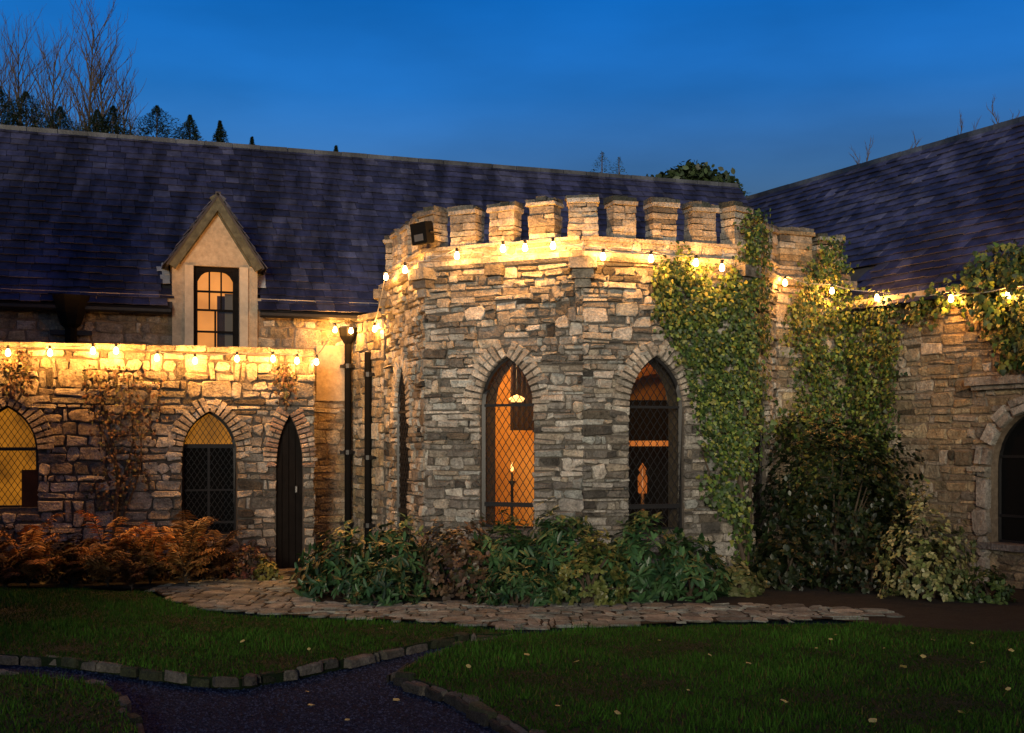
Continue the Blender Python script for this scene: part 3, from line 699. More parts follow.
mb = MB(); mb.box(wMain.P(wl0, 0, wo-.075), wMain.u, wMain.n, UP, (.42, ww-.05), (0, .01), (zw0+.0, zt-hgt*.27)); mb.build('curtain', mat('grey_blind', (.16,.14,.12), .9), dormer)

# ================================================================== LEAN-TO RANGE
ZL = EYE + (HY-349)/F*15.1
lean = thing('stone_outbuilding', (wLean.P(3, 0).x, wLean.P(3, 0).y, 0), 'low flat topped stone front with pointed openings and a row of bulbs, on the left', 'outbuilding')
def mkl(pxl, pxr, ya, ys, yb):
    ua, ub = wLean.hit(pxl)[0], wLean.hit(pxr)[0]; m_ = (pxl+pxr)/2
    return Arch((ua+ub)/2, ub-ua, wLean.px(m_, yb)[1], wLean.px(m_, ys)[1], wLean.px(m_, ya)[1])
l1 = mkl(-24, 38, 405, 450, 508); l2 = mkl(182, 237, 411, 452, 535); l3 = mkl(276, 303, 414, 462, 571); l3.z0 = .04
LA = [l1, l2, l3]
mb = MB(); backing(mb, wLean, -.05, ZL-.07, LA, .35); mb.build('wall', M['mortar'], lean)
mb = MB(); rubble(mb, wLean.P, 0, wLean.L+.02, 0, ZL-.08, (.05, .16), (.08, .40), CREAM+GREY[:3], LA, prot=(.010, .045), tall=.30, margin=.09, gap=.013, dark=.12)
wEnd = Wall((wLean.b - wLean.n*.02)[:2], (wLean.b - wLean.n*1.05)[:2])
rubble(mb, wEnd.P, 0, wEnd.L, 0, ZL-.08, (.08, .17), (.12, .35), CREAM, prot=(.014, .04), gap=.018); mb.build('stone_facing', M['stone'], lean)
mb = MB(); backing(mb, wEnd, -.05, ZL-.07, [], .06, .1); mb.build('end_wall', M['mortar'], lean)
mb = MB(); x = 0
while x < wLean.L:
    e = min(x+random.uniform(.25, .6), wLean.L+.04); mb.box(wLean.P(x, ZL), wLean.u, wLean.n, UP, (.003, e-x-.004), (-.38, .05), (-.065, random.uniform(-.01, .01)), rc(CREAM, .6, .95), .007); x = e
mb.build('coping', M['stone'], lean)
mb = MB(); mb.add([wLean.P(0, ZL-.10, -.3), wLean.P(wLean.L, ZL-.10, -.3), wLean.P(wLean.L, ZL-.08, -1.05), wLean.P(0, ZL-.08, -1.05)], [(0,1,2,3)]); mb.build('flat_roof', M['darkroof'], lean)
voussoirs(wLean, l1, .19, .062, LIGHTV, .05, 'arch_surround', lean); voussoirs(wLean, l2, .19, .062, LIGHTV, .05, 'arch_surround', lean, down=1)
voussoirs(wLean, l3, .17, .055, PINKV, .05, 'arch_surround', lean, down=1)
zt1 = wLean.px(10, 449)[1]; zt2 = wLean.px(209, 446)[1]
window(wLean, l1, lean, bars=[(zt1, .04)], lattice=.07, panes=[(l1.z0, zt1, 'amber'), (zt1, 9, 'amber')], mull=[])
mb = MB(); mb.box(wLean.P(wLean.hit(21)[0], 0, -.13), wLean.u, wLean.n, UP, (0, .22), (0, .01), (wLean.px(25, 512)[1], wLean.px(25, 470)[1])); mb.build('curtain', M['curtain'], lean)
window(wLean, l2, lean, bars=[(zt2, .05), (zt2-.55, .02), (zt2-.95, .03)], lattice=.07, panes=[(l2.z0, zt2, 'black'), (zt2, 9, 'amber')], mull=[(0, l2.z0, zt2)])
# door
mb = MB(); mb.add([wLean.P(u, z, -.08) for u, z in l3.outline()], [tuple(range(len(l3.outline())))]); 
for i in range(4): mb.box(wLean.P(l3.u, 0, -.078), wLean.u, wLean.n, UP, (-l3.w/2+i*l3.w/4+.004, -l3.w/2+(i+1)*l3.w/4-.004), (0, .02), (.05, l3.top((i-1.5)*l3.w/4*1.3)-.02))
dr = mb.build('door', M['timber_dark'], lean)
mb = MB(); mb.tube([wLean.P(l3.u+.09, 1.0, -.03), wLean.P(l3.u+.09, 1.08, -.03)], .018, 8); mb.build('handle', M['reflector'], dr)
mb = MB(); mb.box(wLean.P(l3.u, 0, 0), wLean.u, wLean.n, UP, (-l3.w/2-.1, l3.w/2+.1), (-.3, .25), (-.02, .045), (.2,.18,.15), .006); mb.build('door_step', M['stone'], lean)

# ================================================================== RIGHT WING
ZR = 3.46; RR = 2.50
wing = thing('stone_wing', (wRight.P(2, 0).x, wRight.P(2, 0).y, 0), 'brown rubble stone wing with a steep slate roof on the right', 'house')
def mkr(pxl, pxr, ya, ys, yb):
    ua, ub = wRight.hit(pxl)[0], wRight.hit(pxr)[0]; m_ = (pxl+pxr)/2
    return Arch((ua+ub)/2, ub-ua, wRight.px(m_, yb)[1], wRight.px(m_, ys)[1], wRight.px(m_, ya)[1])
r1 = mkr(990, 1075, 410, 468, 546)
mb = MB(); backing(mb, wRight, -.05, ZR, [r1], .4); mb.build('wall', M['mortar_pale'], wing)
mb = MB(); rubble(mb, wRight.P, 0, wRight.L, 0, ZR-.14, (.05, .13), (.09, .36), BROWN+CREAM[:2], [r1], prot=(.01, .04), tall=.16, margin=.09, gap=.012, dark=.05)
mb.build('stone_facing', M['stone'], wing)
voussoirs(wRight, r1, .17, .22, LIGHTV, .06, 'arch_surround', wing)
mb = MB(); 
for s in (-1, 1):                                                       # dressed jamb stones and attached shaft
    mb = MB(); z = 0; x0_ = r1.u + s*r1.w/2
    while z < r1.zs:
        h = random.uniform(.22, .38); h = min(h, r1.zs-z); wd = random.choice((.14, .2)); a_, b_ = sorted((x0_, x0_+s*wd))
        stone(mb, wRight.P, a_, b_, z+.004, z+h-.004, .07, rc(LIGHTV, .75, 1), .1); z += h
    mb.box(wRight.P(x0_+s*.1, r1.zs), wRight.u, wRight.n, UP, (-.13, .12), (.0, .11), (-.05, .0), (.4,.37,.3), .004)
    mb.build('jamb', M['stone'], wing)
zh = wRight.px(1005, 380)[1]
mb = MB(); mb.box(wRight.P(r1.u, zh), wRight.u, wRight.n, UP, (-r1.w/2-.22, r1.w/2+.3), (.0, .16), (-.05, .04), (.33,.30,.26), .004)
mb.box(wRight.P(r1.u, zh), wRight.u, wRight.n, UP, (-r1.w/2-.18, r1.w/2+.3), (.0, .1), (-.10, -.053), (.28,.25,.21), .004); mb.build('hood_mould', M['stone'], wing)
mb = MB(); mb.box(wRight.P(r1.u, r1.z0), wRight.u, wRight.n, UP, (-r1.w/2-.1, r1.w/2+.1), (-.2, .12), (-.07, .0), (.2,.19,.18), .004); mb.build('window_sill', M['stone'], wing)
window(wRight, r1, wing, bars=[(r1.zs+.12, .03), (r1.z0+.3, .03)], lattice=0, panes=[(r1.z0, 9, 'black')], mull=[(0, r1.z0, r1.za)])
def Pr(u, s, o): return wRight.a + wRight.u*(u-6.5) + (-wRight.n)*(s*cp-OH - o*sp) + UP*(ZR-OH + s*sp + o*cp)
SR = (RR+OH)/cp; LRf = wRight.L+6.5
def Pr2(u, s, o): return Pr(u, s, o)
mb = MB(); mb.add([Pr(5.3,0,-.03), Pr(LRf,0,-.03), Pr(LRf,SR,-.03), Pr(0,SR,-.03), Pr(0,1.5,-.03), Pr(5.3,1.5,-.03)], [(0,1,2,5), (5,2,3,4)])
fr_ = lambda u, z: wRight.a + wRight.u*(u-6.5) - wRight.n*(RR*2+OH) + UP*z
mb.add([Pr(0,SR,-.03), Pr(LRf,SR,-.03), fr_(LRf, ZR-.1), fr_(0, ZR-.1)], [(0,1,2,3)]); mb.add([Pr(LRf,0,-.03), Pr(LRf,SR,-.03), fr_(LRf, ZR-.1)], [(0,1,2)])
rroof = mb.build('roof', M['darkroof'], wing)
slate_roof(Pr, LRf, SR-.03, rroof, keep=lambda u, s: u > 6.45 or s > .9 and u < 6.45, expo=.155, pal=[(.060,.064,.125), (.047,.052,.108), (.078,.082,.15), (.056,.059,.118), (.038,.042,.085), (.10,.105,.17)])
mb = MB(); x = 0
while x < LRf:
    e = min(x+.42, LRf); mb.box(Pr(x, SR, 0), wRight.u, -wRight.n, UP, (0, e-x-.008), (-.07, .07), (-.08, .022), rc([(.045,.05,.06)], .7, 1.3), .003); x = e
mb.build('ridge_tiles', M['slate'], rroof)
mb = MB(); mb.box(wRight.P(0, ZR), wRight.u, wRight.n, UP, (.02, wRight.L), (.0, .12), (-.13, -.03)); mb.build('fascia', mat('pale_timber', (.38,.30,.20), .8, noise=[(12,.7,1.2)]), wing)
mb = MB(); mb.add([wRight.P(wRight.L, -.05), wRight.P(wRight.L, ZR), fr_(LRf, ZR), fr_(LRf, -.05)], [(0,1,2,3)]); mb.build('end_wall', M['mortar_pale'], wing)

# ================================================================== PIPES AND FITTINGS
def pipe(px, off, ytop, ybot, label, w, hopper=True, name='drainpipe'):
    k, Y = w.hit(px, off); zt_ = EYE+(HY-ytop)/F*Y; zb_ = .03; p = w.P(k, 0, off)
    t = thing(name, (p.x, p.y, 0), label, 'drainpipe', 'black drainpipes')
    mb = MB(); mb.tube([p+UP*zb_, p+UP*zt_], .047, 10); mb.build('pipe', M['black'], t, False)
    for z in (zb_+.5, (zt_+zb_)/2, zt_-.3):
        mb = MB(); mb.tube([p+UP*(z-.03), p+UP*(z+.03)], .062, 10); mb.box(p+UP*z, w.u, w.n, UP, (-.1, .1), (-off, -.02), (-.02, .02)); mb.build('bracket', M['iron'], t)
    if hopper:
        mb = MB(); mb.lathe(p+UP*zt_, [(.05, 0), (.11, .10), (.13, .22), (.12, .22), (.0, .2)], 8); mb.build('hopper', M['black'], t)
    return t
pipe(348, .09, 344, 0, 'black drainpipe on the house wall, left of the pair beside the tower', wMain)
pipe(368, .07, 352, 0, 'black drainpipe close against the tower, right of the pair', wStub, hopper=False)
k, Y = wMain.hit(71, .1); p = wMain.P(k, 0, .1)
t = thing('drainpipe', (p.x, p.y, 2.7), 'wide black hopper and drainpipe under the eaves at the far left', 'drainpipe', 'black drainpipes')
mb = MB(); mb.lathe(p+UP*3.12, [(.05, -.35), (.07, -.05), (.13, .0), (.20, .20), (.24, .36), (.2, .36)], 8); mb.build('hopper', M['black'], t)
mb = MB(); mb.tube([p+UP*(ZL-.08), p+UP*3.1], .075, 10); mb.build('pipe', M['black'], t)
mb = MB(); mb.box(p+UP*3.02, wMain.u, wMain.n, UP, (-.25, .25), (-.06, .0), (-.03, .03)); mb.build('bracket', M['iron'], t)

w = faces['A']; k, _ = w.hit(422, .12); z_ = EYE+(HY-240)/F*14.0
p = w.P(k, z_, .12); nn = (faces['A'].n+faces['B'].n).normalized(); uu = Vector((-nn.y, nn.x, 0))
t = thing('floodlight', p[:], 'square black unlit floodlight fixed at the left corner of the battlements', 'floodlight')
tl = (nn - UP*.15).normalized(); tu = tl.cross(uu).normalized(); tu = tu if tu.z > 0 else -tu
mb = MB(); mb.box(p, uu, tl, tu, (-.14, .14), (-.05, .05), (-.12, .12)); 
for i in range(6): mb.box(p, uu, tl, tu, (-.12+i*.045, -.11+i*.045), (-.08, -.05), (-.1, .1))
mb.build('housing', M['black'], t)
mb = MB(); mb.box(p, uu, tl, tu, (-.08, .08), (.051, .056), (-.085, -.01)); mb.build('lens', M['reflector'], t)
mb = MB(); mb.tube([p-uu*.15, p-uu*.16-nn*.10, p-uu*.14-nn*.16], .012, 5); mb.tube([p+uu*.15, p+uu*.16-nn*.10, p+uu*.14-nn*.16], .012, 5); mb.build('bracket', M['iron'], t)

# ================================================================== FESTOON LIGHTS
def string_lights(pts, label, loc):
    t = thing('string_lights', loc, label, 'string lights', 'festoon bulb strings')
    mb = MB(); path = []
    for a, b in zip(pts, pts[1:]):
        L = (b-a).length
        for i in range(8):
            f = i/8; path.append(a.lerp(b, f) + UP*(.085 - 4*f*(1-f)*min(.07, L*.05)))
    path.append(pts[-1]+UP*.085); mb.tube(path, .006, 4); mb.build('cable', M['cable'], t)
    for p in pts:
        mb = MB(); mb.lathe(p, [(0, -.038), (.018, -.033), (.029, -.015), (.030, .0), (.022, .024), (.014, .042), (.014, .05)], 12)
        b = mb.build('bulb', M['bulb'], t, True)
        mb = MB(); mb.lathe(p, [(.0, .092), (.018, .09), (.019, .046), (.0, .045)], 8); mb.build('socket', M['iron'], b)
        l = lamp('bulb_light', (0,0,0), BULB_W*random.uniform(.75, 1.2), WARM, .03); l.location = p
    return t
def bp(l, off=.10): return [surf(x, y, off)[1] for x, y in l]
def hang(wall, l, off=.10):
    r_ = []
    for x, y in l: k, Y = wall.hit(x, off); r_.append(V3((x-CX)/F*Y, Y, EYE+(HY-y)/F*Y))
    return r_
s1 = hang(wLean, [(-32,352),(8,353),(50,353),(93,351),(116,351),(157,358),(195,361),(237,359),(273,359),(297,361)], .20)
s1b = hang(wMain, [(335,330),(351,331)], .24)
string_lights(s1+[wLean.P(wLean.L+.03, s1[-1].z, .08)]+s1b, 'row of lit bulbs along the top of the low stone front on the left', wLean.P(3, ZL)[:])
s2 = [wStub.P(wStub.hit(376,.08)[0], 3.12, .10)] + hang(faces['A'], [(386,277),(405,270)], .22) + hang(faces['B'], [(457,256),(503,249),(525,248),(553,246)], .26) + hang(faces['C'], [(603,257),(651,259),(696,263)], .25)
string_lights(s2, 'row of lit bulbs under the battlements of the tower', faces['B'].P(0, ZSTR)[:])
s3 = hang(faces['C'], [(722,268)], .26) + hang(wConn, [(785,283),(832,291)], .26) + hang(wRight, [(877,298),(951,299),(1008,295),(1060,292)], .24)
string_lights(s3, 'row of lit bulbs on a pale wire along the right wing eaves', wRight.P(0, ZR)[:])

# ================================================================== FOLIAGE
T_IVY = np.array([(0,0,0),(.35,.02,.02),(.52,.30,-.06),(.26,.42,.02),(.30,.72,-.04),(0,1.0,-.10),(-.30,.72,-.04),(-.26,.42,.02),(-.52,.30,-.06),(-.35,.02,.02),(0,.35,.06)])
F_IVY = np.array([(10,i,(i % 9)+1) for i in range(1,10)][:9]); F_IVY = np.array([(10,i,i+1) for i in range(0,9)]+[(10,9,0)])
T_LAN = np.array([(0,0,0),(.11,.25,.03),(.15,.55,.02),(.09,.85,-.05),(0,1,-.10),(-.09,.85,-.05),(-.15,.55,.02),(-.11,.25,.03),(0,.5,-.02)])
F_LAN = np.array([(8,i,i+1) for i in range(0,7)]+[(8,7,0)])
T_OV = np.array([(0,0,0),(.28,.3,.03),(.30,.65,.0),(0,1,-.06),(-.30,.65,.0),(-.28,.3,.03)]); F_OV = np.array([(0,1,2),(0,2,3),(0,3,4),(0,4,5)])
T_NEED = np.array([(-.06,0,0),(.06,0,0),(.03,1,-.05)]); F_NEED = np.array([(0,1,2)])
def unit(a): return a/np.maximum(np.linalg.norm(a, axis=-1, keepdims=True), 1e-9)
def leaves(name, pos, dirs, nrm, size, T, Fc, C, m, parent):
    """dirs: growth direction, nrm: leaf face normal"""
    Yv = unit(dirs); X = unit(np.cross(Yv, nrm)); Z = np.cross(X, Yv)
    V = pos[:, None, :] + size[:, None, None]*(T[None, :, 0:1]*X[:, None, :] + T[None, :, 1:2]*Yv[:, None, :] + T[None, :, 2:3]*Z[:, None, :])
    n = len(pos); k = len(T); FF = (Fc[None] + (np.arange(n)*k)[:, None, None]).reshape(-1, Fc.shape[1])
    return np_mesh(name, V.reshape(-1, 3), FF, np.repeat(C, k, 0), m, parent)
def cols(n, pal, lo=.6, hi=1.4):
    p = np.array(pal)[rng.integers(0, len(pal), n)]; return p*rng.uniform(lo, hi, (n, 1))
def jit(n, s): return rng.normal(0, s, (n, 3))
GR = [(.035,.065,.018), (.05,.09,.022), (.028,.052,.018), (.07,.11,.03)]
IV = [(.032,.065,.013), (.052,.095,.016), (.020,.044,.010), (.11,.145,.022), (.014,.030,.008), (.15,.155,.028), (.024,.05,.012)]

def ivy(name, poly, N, label, cat='ivy', pal=IV, size=(.045, .085), stems=(), outw=.10, skip=(), holes=.0, down=.9):
    xs = [p[0] for p in poly]; ys = [p[1] for p in poly]; P_, D_, N_ = [], [], []; cnt = 0
    c0 = None
    while cnt < N:
        x, y = random.uniform(min(xs), max(xs)), random.uniform(min(ys), max(ys))
        if not inpoly(x+random.gauss(0, 5), y+random.gauss(0, 7), poly): continue
        nz = math.sin(x*.11+y*.05)*math.sin(y*.09-x*.07+1) + .5*math.sin(x*.31+2)*math.sin(y*.27)
        if holes and nz < -1.1+holes*2 and random.random() < .85: cnt += .3; continue
        off = .05 + outw*(random.random()**1.4)*(1+.5*nz); w_, p, k = surf(x, y, off, skip)
        if p is None: cnt += .5; continue
        z = p.z
        if z < .02: continue
        P_.append(p[:]); r = Vector((random.gauss(0, .35), random.gauss(0, .35), -down+random.gauss(0, .5)))
        D_.append((r + w_.n*random.uniform(-.1, .6))[:]); N_.append((w_.n + Vector((random.gauss(0, .45), random.gauss(0, .45), .35+random.gauss(0, .4))))[:]); cnt += 1
    P_, D_, N_ = map(np.array, (P_, D_, N_)); n = len(P_); lo = P_[:, 2].min()
    t = thing(name, (float(P_[:, 0].mean()), float(P_[:, 1].mean()), max(0, float(lo)-.05)), label, cat)
    leaves('foliage', P_, D_, N_, rng.uniform(*size, n), T_IVY, F_IVY, cols(n, pal), M['leaf'], t)
    if stems:
        mb = MB()
        for st in stems:
            pts = [q for q in (surf(x, y, .05, skip)[1] for x, y, _ in st) if q]; pp = []
            for a, b in zip(pts, pts[1:]):
                for i in range(4): pp.append(a.lerp(b, i/4) + Vector((random.gauss(0, .008), random.gauss(0, .008), 0)))
            pp.append(pts[-1]); r0, r1_ = st[0][2], st[-1][2]; mb.tube(pp, [r0+(r1_-r0)*i/(len(pp)-1) for i in range(len(pp))], 6)
        mb.build('stem', M['bark'], t)
    return t
I1 = [(652,285),(660,262),(680,252),(700,262),(716,285),(728,272),(738,270),(744,250),(748,212),(762,208),(772,225),(771,262),(770,330),(765,385),(760,430),(754,470),(748,480),(742,470),(722,472),(706,440),(700,418),(690,375),(674,335),(652,302)]
ivy('ivy', I1, 9500, 'thick yellow lit ivy climbing the right side of the tower to the battlements', skip=(wMain,), outw=.15, holes=.13, size=(.020, .058),
    stems=[[(741,596,.045),(743,540,.04),(740,480,.035),(746,400,.03),(752,300,.02)], [(744,560,.03),(730,510,.02),(712,480,.012),(698,440,.008)], [(747,590,.03),(750,500,.03),(756,420,.02)]])
ivy('ivy', [(700,470),(715,470),(742,498),(752,500),(752,560),(738,568),(735,520),(712,498)], 420, 'sparse leafy shoots around the bare ivy stem beside the right tower window', outw=.16, size=(.04,.07), skip=(wMain,))
ivy('ivy', [(786,310),(798,290),(812,262),(824,238),(838,236),(846,252),(848,300),(898,303),(898,345),(893,400),(890,450),(905,520),(780,540),(800,430),(798,370),(788,345)], 9500, 'broad ivy over the short battlemented wall and the end of the right wing', skip=(wMain,), outw=.2, holes=.13, size=(.020, .06))
ivy('ivy', [(905,300),(940,291),(965,278),(975,262),(1000,250),(1060,232),(1110,300),(1090,372),(1002,372),(1000,340),(985,318),(970,303),(955,297),(938,312),(918,318)], 3600, 'ivy hanging over the eaves and window of the right wing', skip=(wMain,), outw=.26, holes=.1)
RB = [(.07,.035,.022), (.05,.032,.02), (.045,.05,.02), (.09,.045,.02)]
ivy('climbing_plant', [(82,375),(100,362),(135,372),(160,385),(168,402),(150,420),(142,450),(150,475),(128,492),(108,515),(92,500),(104,470),(96,430),(84,400)], 950, 'brown half bare climbing plant on the low stone front between two arched windows', 'climbing plant', RB, (.02, .045), [[(112,560,.03),(118,480,.025),(108,420,.015),(96,375,.008)], [(116,500,.02),(134,440,.015),(128,375,.008)], [(118,470,.02),(100,430,.012),(150,395,.006)], [(122,520,.015),(140,470,.01),(142,430,.006)]], .06, (wMain,), .25)
ivy('climbing_plant', [(272,362),(290,362),(296,380),(290,405),(282,398),(276,380)], 170, 'small brown creeper above the narrow pointed door', 'climbing plant', RB, (.03, .05), [[(286,410,.012),(284,385,.01),(282,362,.006)]], .06, (wMain,))
ivy('climbing_plant', [(2,350),(28,350),(36,372),(24,392),(8,396),(0,380)], 220, 'dark trailing creeper on the wall top above the far left window', 'climbing plant', RB, (.03, .05), [[(14,398,.01),(15,352,.006)]], .06, (wMain,))

def blob_points(n, c, r, lump=.18, seed=0, flat=.0):
    """points on a lumpy mound, with outward directions"""
    d = unit(rng.normal(0, 1, (n, 3))); d[:, 2] = np.abs(d[:, 2])*1.05-.12; d = unit(d)
    ph = rng.uniform(0, 6.28, 6); k = 1+lump*(np.sin(d[:, 0]*5+ph[0])*np.sin(d[:, 2]*6+ph[1]) + .7*np.sin(d[:, 1]*7+ph[2]+d[:, 0]*4))
    sh = rng.uniform(.55, 1.0, n)**.5
    return np.array(c) + d*np.array(r)*(k*sh)[:, None], d
def shrub(x, y, rx, ry, h, n, label, name='shrub', pal=GR, whorl=7, ls=(.09, .15), T=T_LAN, Fc=F_LAN, m='leaf_gloss', lump=.16, cat='shrub', group=None, droop=.35):
    t = thing(name, (x, y, .02), label, cat, group)
    P, d = blob_points(n, (x, y, h*.12), (rx, ry, h*.88), lump)
    P[:, 2] = np.maximum(P[:, 2], .05)
    n2 = n*whorl; Pp = np.repeat(P, whorl, 0); Dd = np.repeat(d, whorl, 0)
    rad = unit(np.cross(Dd, unit(rng.normal(0, 1, (n2, 3)))))
    dirs = rad + Dd*rng.uniform(.1, .8, (n2, 1)) - np.array([0, 0, droop]); nr = Dd*.8 + np.array([0, 0, .6]) + jit(n2, .2)
    C = np.repeat(cols(n, pal, .7, 1.3), whorl, 0)*rng.uniform(.8, 1.2, (n2, 1))
    leaves('foliage', Pp + jit(n2, .008), dirs, nr, rng.uniform(*ls, n2), T, Fc, C, M[m], t)
    mb = MB()
    for i in range(9):
        q = P[rng.integers(0, n)]; b0 = V3(x+random.uniform(-.08, .08), y+random.uniform(-.05, .05), 0); e = Vector(q); mid = b0.lerp(e, .5)+UP*.08
        mb.tube([b0, mid, e], [.018, .012, .004], 5)
    mb.build('branch', M['bark'], t); return t
def gp(px, Y): return (px-CX)/F*Y
# rhododendron bed under the tower
RG = [(.020,.056,.020), (.032,.080,.028), (.013,.036,.014), (.050,.11,.04)]
gsh = 'evergreen shrubs under the tower'
shrub(gp(348,12.40), 12.40, .52, .42, .66, 210, 'rounded dark green large leaved shrub at the left end of the tower bed', pal=RG, group=gsh)
shrub(gp(398,12.60), 12.60, .50, .40, .80, 210, 'dark green large leaved shrub under the narrow left tower window', pal=RG, group=gsh)
shrub(gp(458,12.40), 12.40, .48, .42, .86, 330, 'reddish brown small leaved shrub below and left of the glowing tower window', pal=[(.085,.05,.032),(.06,.045,.028),(.11,.07,.04),(.05,.05,.025)], ls=(.04,.07), T=T_OV, Fc=F_OV, group=gsh)
shrub(gp(505,12.55), 12.55, .42, .38, .80, 170, 'green large leaved shrub directly under the glowing tower window', pal=RG, group=gsh)
shrub(gp(560,12.45), 12.40, .50, .42, .93, 240, 'tallest dark green shrub under the front corner of the tower', pal=RG, group=gsh)
shrub(gp(588,12.00), 11.95, .40, .30, .70, 300, 'yellow green fine leaved shrub in front of the tower corner', pal=[(.10,.12,.03),(.075,.10,.025),(.13,.14,.04)], ls=(.035,.06), T=T_OV, Fc=F_OV, group=gsh)
shrub(gp(640,12.35), 12.35, .52, .40, .84, 230, 'dark green large leaved shrub under the dark right tower window', pal=RG, group=gsh)
shrub(gp(690,12.35), 12.35, .38, .36, .66, 150, 'low green shrub at the right end of the tower bed', pal=RG, group=gsh)
shrub(gp(385,11.95), 11.90, .34, .25, .42, 110, 'low leafy clump at the paving edge in the left of the tower bed', pal=RG, group=gsh, ls=(.08,.12))
shrub(gp(520,11.90), 11.85, .40, .24, .42, 120, 'low leafy clump at the paving edge in the middle of the tower bed', pal=RG, group=gsh, ls=(.08,.12))
shrub(gp(735,12.65), 12.65, .28, .25, .36, 130, 'small pale leaved plant at the foot of the ivy stem', pal=[(.12,.13,.06),(.07,.09,.03)], ls=(.05,.08), T=T_OV, Fc=F_OV)
# dark mass in the corner
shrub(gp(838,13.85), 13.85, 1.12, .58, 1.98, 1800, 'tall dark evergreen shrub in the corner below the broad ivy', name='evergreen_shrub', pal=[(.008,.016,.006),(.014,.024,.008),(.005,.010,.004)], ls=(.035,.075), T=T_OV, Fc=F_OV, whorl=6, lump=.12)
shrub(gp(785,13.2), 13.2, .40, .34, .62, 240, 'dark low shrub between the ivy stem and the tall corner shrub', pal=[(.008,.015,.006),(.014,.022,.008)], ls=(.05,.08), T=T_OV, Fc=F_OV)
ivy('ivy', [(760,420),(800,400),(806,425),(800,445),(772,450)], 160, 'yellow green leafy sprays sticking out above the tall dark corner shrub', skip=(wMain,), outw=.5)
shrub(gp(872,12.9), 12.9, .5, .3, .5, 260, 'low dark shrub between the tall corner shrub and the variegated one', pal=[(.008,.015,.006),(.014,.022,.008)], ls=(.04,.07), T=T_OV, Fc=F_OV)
shrub(gp(928,12.3), 12.3, .46, .36, .98, 560, 'variegated yellow and green shrub in front of the right wing', name='variegated_shrub', pal=[(.20,.20,.075),(.11,.14,.045),(.26,.25,.12),(.06,.08,.03)], ls=(.035,.065), T=T_OV, Fc=F_OV, whorl=6, lump=.3)
shrub(gp(985,12.1), 12.1, .3, .25, .35, 120, 'low dark plant at the foot of the arched window on the right', pal=GR, ls=(.04,.07), T=T_OV, Fc=F_OV)

# ferns: arching autumn fronds
def fern(x, y, h, n, label, pal):
    h *= .86
    t = thing('fern', (x, y, .02), label, 'fern', 'autumn ferns before the low stone front')
    P, D, N_, Sz, C = [], [], [], [], []; mb = MB()
    for i in range(int(n*1.7)):
        a = random.uniform(0, 2*math.pi); L = h*random.uniform(.5, 1.3); rise = random.uniform(.35, .95); c = np.array(random.choice(pal))*random.uniform(.6, 1.4)
        prev = V3(x, y, .03); pts = [prev]
        for k in range(1, 15):
            f = k/14; r = L*f*(.35+.55*f)*.7; z = L*rise*(2.5*f - 1.45*f*f)
            q = V3(x+math.cos(a)*r, y+math.sin(a)*r, .03+z); pts.append(q); dd = (q-prev).normalized(); sd = dd.cross(UP).normalized(); prev = q
            if k < 4: continue
            pl = h*.20*math.sin(math.pi*min(1, (f-.15)/.85*.9+.12))
            for s in (-1, 1):
                for m_ in range(3):
                    P.append((q - dd*(m_*L/42) + Vector((random.gauss(0,.01),)*3))[:]); D.append((sd*s + dd*.45 - UP*.15 + Vector((random.gauss(0,.08),)*3))[:]); N_.append((UP + dd*.2)[:]); Sz.append(pl*random.uniform(.8, 1.1)); C.append(c*random.uniform(.8, 1.2))
        mb.tube(pts, [.006]*8+[.003]*7, 4)
    mb.build('stalk', M['bark'], t)
    leaves('frond', np.array(P), np.array(D), np.array(N_), np.array(Sz), T_LAN*np.array([.75,1,1.8]), F_LAN, np.array(C), M['leaf'], t)
OR = [(.44,.22,.06), (.38,.18,.05), (.28,.15,.045), (.50,.29,.09)]; ORD = [(.12,.055,.020), (.07,.035,.016), (.17,.085,.03)]; 
for px, Y, h, n, lab, pal in [(-18,13.3,.72,20,'rusty fern at the far left edge below the first window',ORD), (28,13.2,.78,22,'orange fern directly below the lit far left window',OR), (72,13.5,.62,18,'dull brown fern right of the far left window',ORD),
      (108,13.3,.74,24,'bright orange fern below the climbing plant',OR), (150,13.5,.66,20,'low orange fern between the climber and the second window',OR), (186,13.4,.80,18,'tall pale orange fern arching in front of the second window',OR),
      (214,13.7,.62,18,'dark rusty fern below the second window',ORD), (5,12.9,.5,16,'low dark fern in front at the far left',ORD), (132,12.95,.46,14,'low dark fern in front of the orange ferns',ORD)]:
    fern(gp(px, Y), Y, h, n, lab, pal)
shrub(gp(248,14.2), 14.1, .30, .22, .45, 170, 'small dark red leaved shrub left of the narrow door', pal=[(.09,.03,.022),(.06,.028,.02),(.05,.045,.02)], ls=(.03,.05), T=T_OV, Fc=F_OV)
shrub(gp(268,13.9), 13.9, .14, .12, .26, 50, 'small yellow green plant beside the door step', pal=[(.18,.17,.04),(.10,.11,.03)], ls=(.04,.07), T=T_OV, Fc=F_OV)
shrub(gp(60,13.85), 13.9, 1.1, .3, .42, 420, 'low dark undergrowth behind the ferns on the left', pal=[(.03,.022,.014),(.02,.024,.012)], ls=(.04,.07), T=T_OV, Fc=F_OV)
shrub(gp(190,14.1), 14.1, .55, .22, .40, 220, 'low dark undergrowth below the second window', pal=[(.03,.022,.014),(.02,.024,.012)], ls=(.04,.07), T=T_OV, Fc=F_OV)

